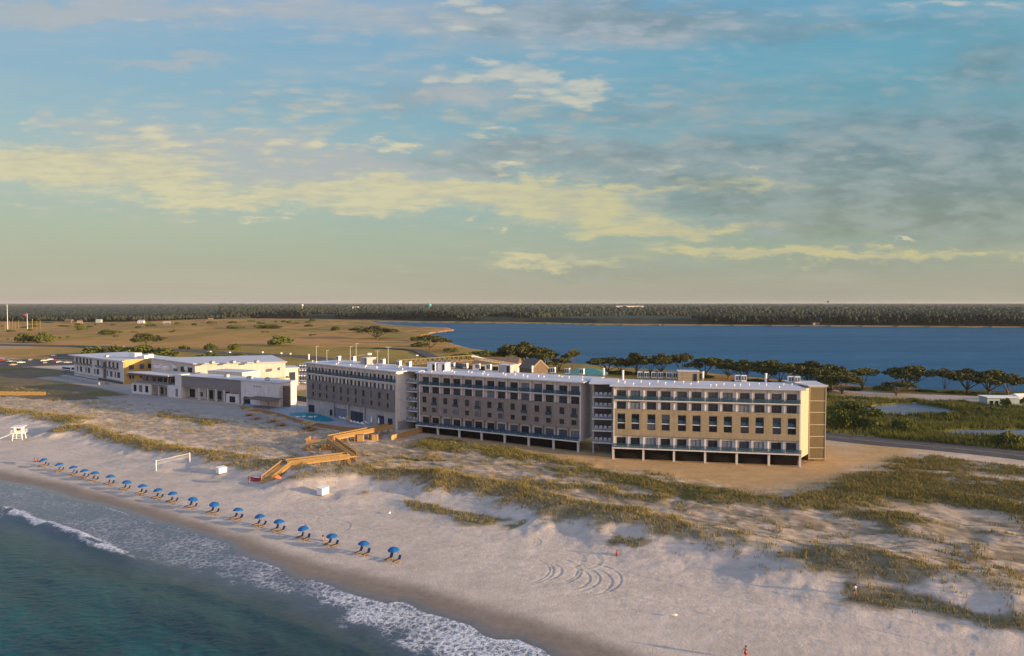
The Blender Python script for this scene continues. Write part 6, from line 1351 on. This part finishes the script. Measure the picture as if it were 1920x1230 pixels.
box_b(666, 577, 3000, 24, 22, 'cream', 'bright white block standing out of the far forest left of the lagoon', 2); box_b(1181, 575, 3800, 150, 22, 'cream', 'long pale building just showing above the far forest in the middle')
box_b(1073, 601, 1425, 26, 3, 'brown', 'low reddish boathouse on the far lagoon shore')
hm = ['cream', 'grey', 'tealw', 'brown', 'tan']; hn = ['cream', 'grey', 'pale teal', 'brown', 'tan']
HP = [(27, 586, 1800), (32, 592, 1600), (60, 586.5, 1900), (87, 589, 1700), (99, 587, 1800), (41, 583, 2100), (148, 589, 1700), (172, 589, 1700), (202, 588, 1750), (212, 587, 1800), (236, 592, 1550), (273, 589, 1700), (286, 588.5, 1700), (313, 605, 1250), (335, 588, 1750), (358, 586, 1750), (363, 587, 1700), (375, 588, 1700), (388, 586, 1750), (395, 588, 1700), (245, 576, 3000), (120, 577, 2800), (186, 596, 1420), (130, 597, 1420), (150, 600, 1350), (265, 600, 1360)]
for k, (u, v, Yd) in enumerate(HP):
    zf = H + (P(u, v, 0) - Vector((0, 0, H))).z / (P(u, v, 0)).y * Yd; zb = max(2, zf - 3); w = random.uniform(7, 14)
    gable('distant_house', f'distant {hn[k % 5]} house among the trees at the far left, {ORD[min(k, 19)] if k < 20 else ("rear", "nearest", "lone", "roadside", "low", "last")[k - 20]} of that scatter', u, v, Yd, w, 9, min(4.5, zf + 1), 2.4, hm[k % 5], ['brown', 'grey', 'brown'][k % 3], R(random.uniform(-30, 30)), 2, True, 'distant houses at the far left')
for k, (u, Yd) in enumerate(((1640, 1250), (1665, 1252), (1696, 1248), (1726, 1250), (1820, 1235), (1852, 1238), (1746, 1236), (1887, 1226), (1900, 1234), (1528, 1262))):
    gable('lagoon_house', f'small house on the far lagoon shore, {ORD[k]} of those counted from the left group', u, 0, Yd, 13, 9, 4.5, 2.5, hm[k % 5], ['brown', 'grey'][k % 2], R(random.uniform(-20, 20)), 1.6, False, 'houses on the far lagoon shore')
# ------------------------------------------------------------------ sky
wd = bpy.data.worlds.new('World'); S.world = wd; wd.use_nodes = True; t = NT(wd.node_tree); bg = wd.node_tree.nodes['Background']
ge = t.n('ShaderNodeTexCoord').outputs['Generated']; dirv = t.vmath('NORMALIZE', ge); sx = t.n('ShaderNodeSeparateXYZ'); t.l(dirv, sx.inputs[0])
ay = t.math('MAXIMUM', t.math('ABSOLUTE', sx.outputs[1]), .02); A_ = t.math('DIVIDE', sx.outputs[0], ay); Q_ = t.math('DIVIDE', sx.outputs[2], ay)
hz = t.math('SQRT', t.math('ADD', t.math('MULTIPLY', sx.outputs[0], sx.outputs[0]), t.math('MULTIPLY', sx.outputs[1], sx.outputs[1]))); EL = t.math('ARCTAN2', sx.outputs[2], hz)
def aq(u, v):
    b = (CY - v) / FPX; den = cp + b * sp; return ((u - CX) / FPX) / den, (b * cp - sp) / den
def elv(v): return math.atan(aq(960, v)[1])
E1 = t.mrange(EL, 0, 1.2, 0, 1, False)
def sr(st): return [(max(0, elv(v)) / 1.2, srgb(*c)) for v, c in st]
gl_ = t.ramp(E1, sr([(567, (186, 174, 160)), (540, (181, 177, 158)), (500, (177, 180, 159)), (440, (176, 188, 168)), (380, (168, 190, 184)), (300, (158, 188, 194)), (200, (144, 181, 199)), (110, (140, 178, 202)), (0, (152, 180, 210))]) + [(.75, srgb(120, 160, 205)), (1, srgb(96, 142, 198))])
gr_ = t.ramp(E1, sr([(567, (168, 164, 148)), (540, (168, 166, 149)), (500, (160, 168, 150)), (440, (150, 172, 158)), (380, (140, 172, 174)), (300, (126, 168, 178)), (200, (110, 166, 183)), (110, (106, 165, 188)), (0, (104, 162, 194))]) + [(.75, srgb(90, 145, 195)), (1, srgb(80, 132, 190))])
base = t.mix(t.mrange(A_, -.7, .6), gl_, gr_)
# wind-drawn noise, two scales, in azimuth / elevation
cv = t.n('ShaderNodeCombineXYZ'); t.l(A_, cv.inputs[0]); t.l(t.math('MULTIPLY', Q_, 2.6), cv.inputs[1]); cvo = cv.outputs[0]
w1 = t.noise(cvo, 6.5, 2, .5, out=1); w2 = t.noise(cvo, 22, 4, .62, out=1)
wv = t.vmath('ADD', t.vmath('MULTIPLY', t.vmath('SUBTRACT', w1, (.5, .5, .5)), (.17, .10, 0)), t.vmath('MULTIPLY', t.vmath('SUBTRACT', w2, (.5, .5, .5)), (.11, .085, 0)))
aqv = t.n('ShaderNodeCombineXYZ'); t.l(A_, aqv.inputs[0]); t.l(Q_, aqv.inputs[1]); pw_ = t.vmath('ADD', aqv.outputs[0], t.vmath('MULTIPLY', wv, (1, .55, 0)))
nb = t.noise(cvo, 9, 5, .62); nf = t.noise(t.vmath('MULTIPLY', cvo, (.55, 1.25, 1)), 38, 4, .62)
def layer(blobs):
    acc = 0.0
    for u, v, ru, rv, amp in blobs:
        a, q = aq(u, v); n = t.n('ShaderNodeVectorMath', _operation='MULTIPLY_ADD'); t.l(pw_, n.inputs[0]); n.inputs[1].default_value = (FPX / ru, FPX / rv, 0); n.inputs[2].default_value = (-a * FPX / ru, -q * FPX / rv, 0)
        d2 = t.vmath('DOT_PRODUCT', n.outputs[0], n.outputs[0], out=1); acc = t.math('MULTIPLY_ADD', t.math('POWER', .36788, d2), amp, acc)
    return acc
GRAY = [(1190, 45, 330, 48, 1.0), (1000, 35, 220, 34, .7), (1620, 55, 260, 26, .55), (1000, 212, 260, 42, .6), (1340, 172, 130, 34, .55), (1560, 160, 200, 20, .35), (1880, 118, 110, 46, 1.0), (1290, 290, 380, 34, 1.1), (1640, 285, 280, 75, 1.3), (1830, 320, 240, 115, 1.25), (1330, 330, 260, 40, .9), (900, 295, 230, 26, .75), (1690, 390, 300, 62, .9), (1380, 382, 200, 22, .7), (1560, 430, 300, 18, .5), (1120, 512, 260, 14, .55), (1550, 500, 330, 10, .4), (560, 190, 280, 22, .4), (740, 180, 200, 16, .5), (840, 150, 120, 22, .5), (1200, 210, 180, 16, .4)]
WARM = [(330, 270, 240, 30, .9), (600, 300, 160, 26, .8), (80, 20, 160, 24, .8), (420, 30, 220, 22, .7), (760, 60, 150, 26, .7), (880, 180, 160, 30, .8), (1020, 90, 180, 18, .5), (350, 118, 120, 10, .6), (1360, 420, 260, 30, .5), (1180, 300, 200, 14, .5), (480, 285, 260, 46, .8), (760, 315, 200, 18, .8), (430, 330, 150, 16, .7), (110, 232, 200, 18, .6), (660, 20, 240, 30, .55), (150, 18, 200, 26, .7), (230, 120, 180, 12, .5), (1220, 70, 200, 14, .6)]
YEL = [(40, 290, 230, 32, 1.0), (190, 312, 170, 30, 1.0), (300, 345, 170, 22, 1.0), (420, 372, 130, 13, .9), (560, 358, 70, 18, .9), (650, 352, 120, 26, 1.0), (800, 352, 170, 26, 1.0), (960, 368, 170, 32, 1.1), (1080, 395, 150, 24, 1.0), (1210, 432, 140, 15, 1.0), (1300, 425, 160, 14, .7), (1330, 470, 170, 12, 1.0), (1480, 478, 120, 9, .7), (1640, 485, 150, 11, .95), (1790, 478, 60, 8, .7), (1050, 494, 130, 11, 1.0), (980, 486, 60, 6, .7), (1905, 482, 40, 12, .8), (1180, 345, 220, 12, .5), (640, 390, 90, 10, .7), (1420, 350, 160, 12, .35)]
CRM = [(630, 275, 50, 16, .8), (240, 262, 50, 14, .8), (330, 240, 40, 10, .7), (690, 268, 30, 8, .8), (820, 150, 60, 14, .7), (760, 175, 60, 8, .5), (860, 105, 24, 10, .8), (960, 120, 36, 12, .8), (1140, 165, 30, 9, .7), (930, 48, 40, 16, .7), (905, 12, 50, 14, .7), (600, 255, 30, 8, .7), (400, 245, 24, 7, .6), (290, 252, 62, 20, 1.0), (370, 262, 60, 14, .8), (540, 262, 60, 20, .95), (450, 243, 60, 8, .7), (500, 300, 70, 8, .6), (90, 222, 110, 12, .8), (200, 240, 80, 12, .7), (745, 267, 48, 9, .95), (828, 262, 36, 9, .95), (912, 257, 48, 10, 1.0), (1000, 263, 52, 7, .8), (1165, 268, 40, 5, .8), (920, 308, 60, 8, .8), (870, 135, 90, 26, .7), (930, 130, 70, 18, .75), (1015, 150, 60, 20, .95), (1075, 172, 70, 16, .95), (1105, 155, 30, 12, .8), (990, 185, 70, 8, .7), (1330, 116, 40, 10, .6), (900, 30, 90, 34, .55), (850, 60, 60, 12, .5), (1830, 10, 60, 18, .9), (1880, 26, 50, 8, .7), (1700, 4, 80, 8, .6), (525, 402, 50, 7, .8), (370, 408, 70, 4, .7), (960, 425, 40, 5, .7), (880, 418, 30, 4, .6), (1690, 456, 40, 3.5, .8), (1805, 150, 26, 5, .5), (250, 46, 60, 10, .5), (460, 22, 90, 10, .5), (700, 105, 30, 6, .3), (20, 385, 30, 14, .5), (100, 372, 60, 6, .5), (440, 184, 40, 5, .6), (530, 190, 50, 4, .5), (790, 508, 60, 5, .4), (1320, 305, 160, 8, .45), (1640, 348, 60, 10, .4), (1880, 262, 60, 8, .3)]
ns = t.math('ADD', t.math('MULTIPLY', nb, .5), t.math('MULTIPLY', nf, .5))
nm = t.math('ADD', .02, t.math('MULTIPLY', ns, 1.96))
dG = t.mrange(t.math('MULTIPLY', layer(GRAY), nm), .06, 1.35); dW = t.mrange(t.math('MULTIPLY', layer(WARM), nm), .1, 1.2)
nyk = t.math('ADD', t.math('MULTIPLY', t.math('SUBTRACT', ns, .5), 2.9), 1.06)
vp_ = t.n('ShaderNodeTexVoronoi'); vp_.feature = 'SMOOTH_F1'; vp_.inputs['Scale'].default_value = 26; vp_.inputs['Smoothness'].default_value = .5; t.l(t.vmath('ADD', t.vmath('MULTIPLY', cvo, (.8, 1.3, 1)), t.vmath('MULTIPLY', w2, (.05, .05, 0))), vp_.inputs['Vector'])
puff = t.math('SUBTRACT', .62, t.math('MULTIPLY', vp_.outputs['Distance'], 1.2))
nck = t.math('ADD', t.math('MULTIPLY', t.math('SUBTRACT', ns, .5), 2.6), t.math('MULTIPLY_ADD', puff, 1.5, .72))
dY = t.mrange(t.math('MULTIPLY', layer(YEL), nyk), .08, 1.05); dC = t.mrange(t.math('MULTIPLY', layer(CRM), nck), .14, 1.2)
gcol = t.mix(t.mrange(A_, -.2, .5), srgb(156, 170, 178), srgb(116, 146, 158)); gcol = t.mix(t.mrange(Q_, .05, .30), srgb(142, 152, 138), gcol)
gcol = t.mix(t.mrange(nb, .35, .65), t.mix(.16, gcol, (0, 0, 0, 1)), t.mix(.10, gcol, (1, 1, 1, 1)))
veil = t.mrange(t.noise(t.vmath('MULTIPLY', cvo, (.5, 1.6, 1)), 5, 6, .62), .42, .72); c = t.mix(t.math('MULTIPLY', veil, .34), base, t.mix(t.mrange(Q_, .08, .34), srgb(190, 188, 165), srgb(172, 184, 196)))
c = t.mix(t.math('MULTIPLY', dG, .80), c, gcol)
c = t.mix(t.math('MULTIPLY', dW, .62), c, srgb(186, 184, 182))
ycol = t.mix(t.mrange(A_, -.3, .4), srgb(217, 209, 170), srgb(206, 197, 146)); ycol = t.mix(t.mrange(ns, .40, .58), t.mix(.55, ycol, srgb(178, 180, 168)), ycol)
BROAD = [(250, 290, 420, 75, 1), (620, 330, 300, 60, .8), (900, 290, 420, 60, .9), (950, 140, 330, 60, .9), (1350, 330, 420, 90, .8), (1650, 320, 400, 110, .7), (1000, 40, 420, 50, .9), (300, 25, 420, 40, .8), (1650, 40, 300, 40, .6), (1200, 200, 260, 40, .6), (650, 190, 320, 34, .7), (1300, 440, 420, 40, .7), (1750, 150, 220, 30, .6), (200, 385, 240, 26, .5), (1050, 500, 260, 24, .5)]
bt = t.math('ADD', t.math('ADD', t.math('MULTIPLY', nb, .75), t.math('MULTIPLY', nf, .25)), t.math('MULTIPLY', puff, .5)); bd_ = t.math('MULTIPLY', t.math('MINIMUM', layer(BROAD), 1.0), t.mrange(bt, .46, .78))
bcol = t.mix(t.mrange(A_, -.45, .45), srgb(206, 199, 178), srgb(160, 172, 170)); bcol = t.mix(t.mrange(Q_, .24, .40), bcol, srgb(176, 186, 196)); bcol = t.mix(t.mrange(nf, .38, .62), t.mix(.35, bcol, srgb(136, 152, 164)), bcol)
c = t.mix(t.math('MULTIPLY', bd_, .72), c, bcol)
c = t.mix(t.math('MULTIPLY', dY, .86), c, ycol)
ccol = t.mix(t.mrange(Q_, .18, .36), srgb(222, 213, 176), srgb(196, 200, 194)); ccol = t.mix(t.mrange(t.math('ADD', puff, t.math('MULTIPLY', nf, .6)), .15, .75), t.mix(.45, ccol, srgb(165, 172, 178)), ccol); c = t.mix(t.math('MULTIPLY', dC, .82), c, ccol)
# sky texture carries part of the light; the sun disc is the lamp
st_ = t.n('ShaderNodeTexSky'); st_.sky_type = 'NISHITA'; st_.sun_disc = False; st_.sun_elevation = SUN_EL; st_.sun_rotation = math.atan2(SUN_AZ[0], SUN_AZ[1]); st_.air_density = 1.2
sk = t.mix(1.0, st_.outputs[0], (.10, .10, .10, 1), 'MULTIPLY')
c = t.mix(.04, c, sk)
# behind the camera: the bright hazy side of the sky around the low sun
sunv = t.vmath('DOT_PRODUCT', dirv, tuple(sd), out=1); glow = t.math('POWER', t.math('MAXIMUM', sunv, 0.0), 5.0)
low = t.mrange(EL, .9, 0.0, 0, 1); backc = t.mix(low, srgb(112, 146, 200), srgb(176, 162, 158)); backc = t.mix(glow, backc, (1.25, .82, .46, 1))
front = t.mrange(sx.outputs[1], -.05, .30); EXPK = 2 ** S.view_settings.exposure
c = t.mix(1.0, c, (1 / EXPK, 1 / EXPK, 1 / EXPK, 1), 'MULTIPLY')
c = t.mix(front, t.mix(.06, backc, sk), c); t.l(c, bg.inputs[0]); bg.inputs[1].default_value = 1.0
wd.cycles.sampling_method = 'MANUAL'; wd.cycles.sample_map_resolution = 512

# ------------------------------------------------------------------ thin sea haze over the whole site
hz_m = bpy.data.materials.new('thin_haze'); hz_m.use_nodes = True; ht_ = hz_m.node_tree
for n_ in list(ht_.nodes):
    if n_.type == 'BSDF_PRINCIPLED': ht_.nodes.remove(n_)
vol = ht_.nodes.new('ShaderNodeVolumePrincipled'); vol.inputs['Color'].default_value = (.62, .64, .66, 1); vol.inputs['Density'].default_value = .000034; vol.inputs['Anisotropy'].default_value = 0.0
ht_.links.new(vol.outputs[0], [n_ for n_ in ht_.nodes if n_.type == 'OUTPUT_MATERIAL'][0].inputs['Volume'])
hb = MB().box(-80000, -400, -9.5, 80000, 25500, 64).build('haze', hz_m); hb['kind'] = 'stuff'
S.cycles.volume_bounces = 0
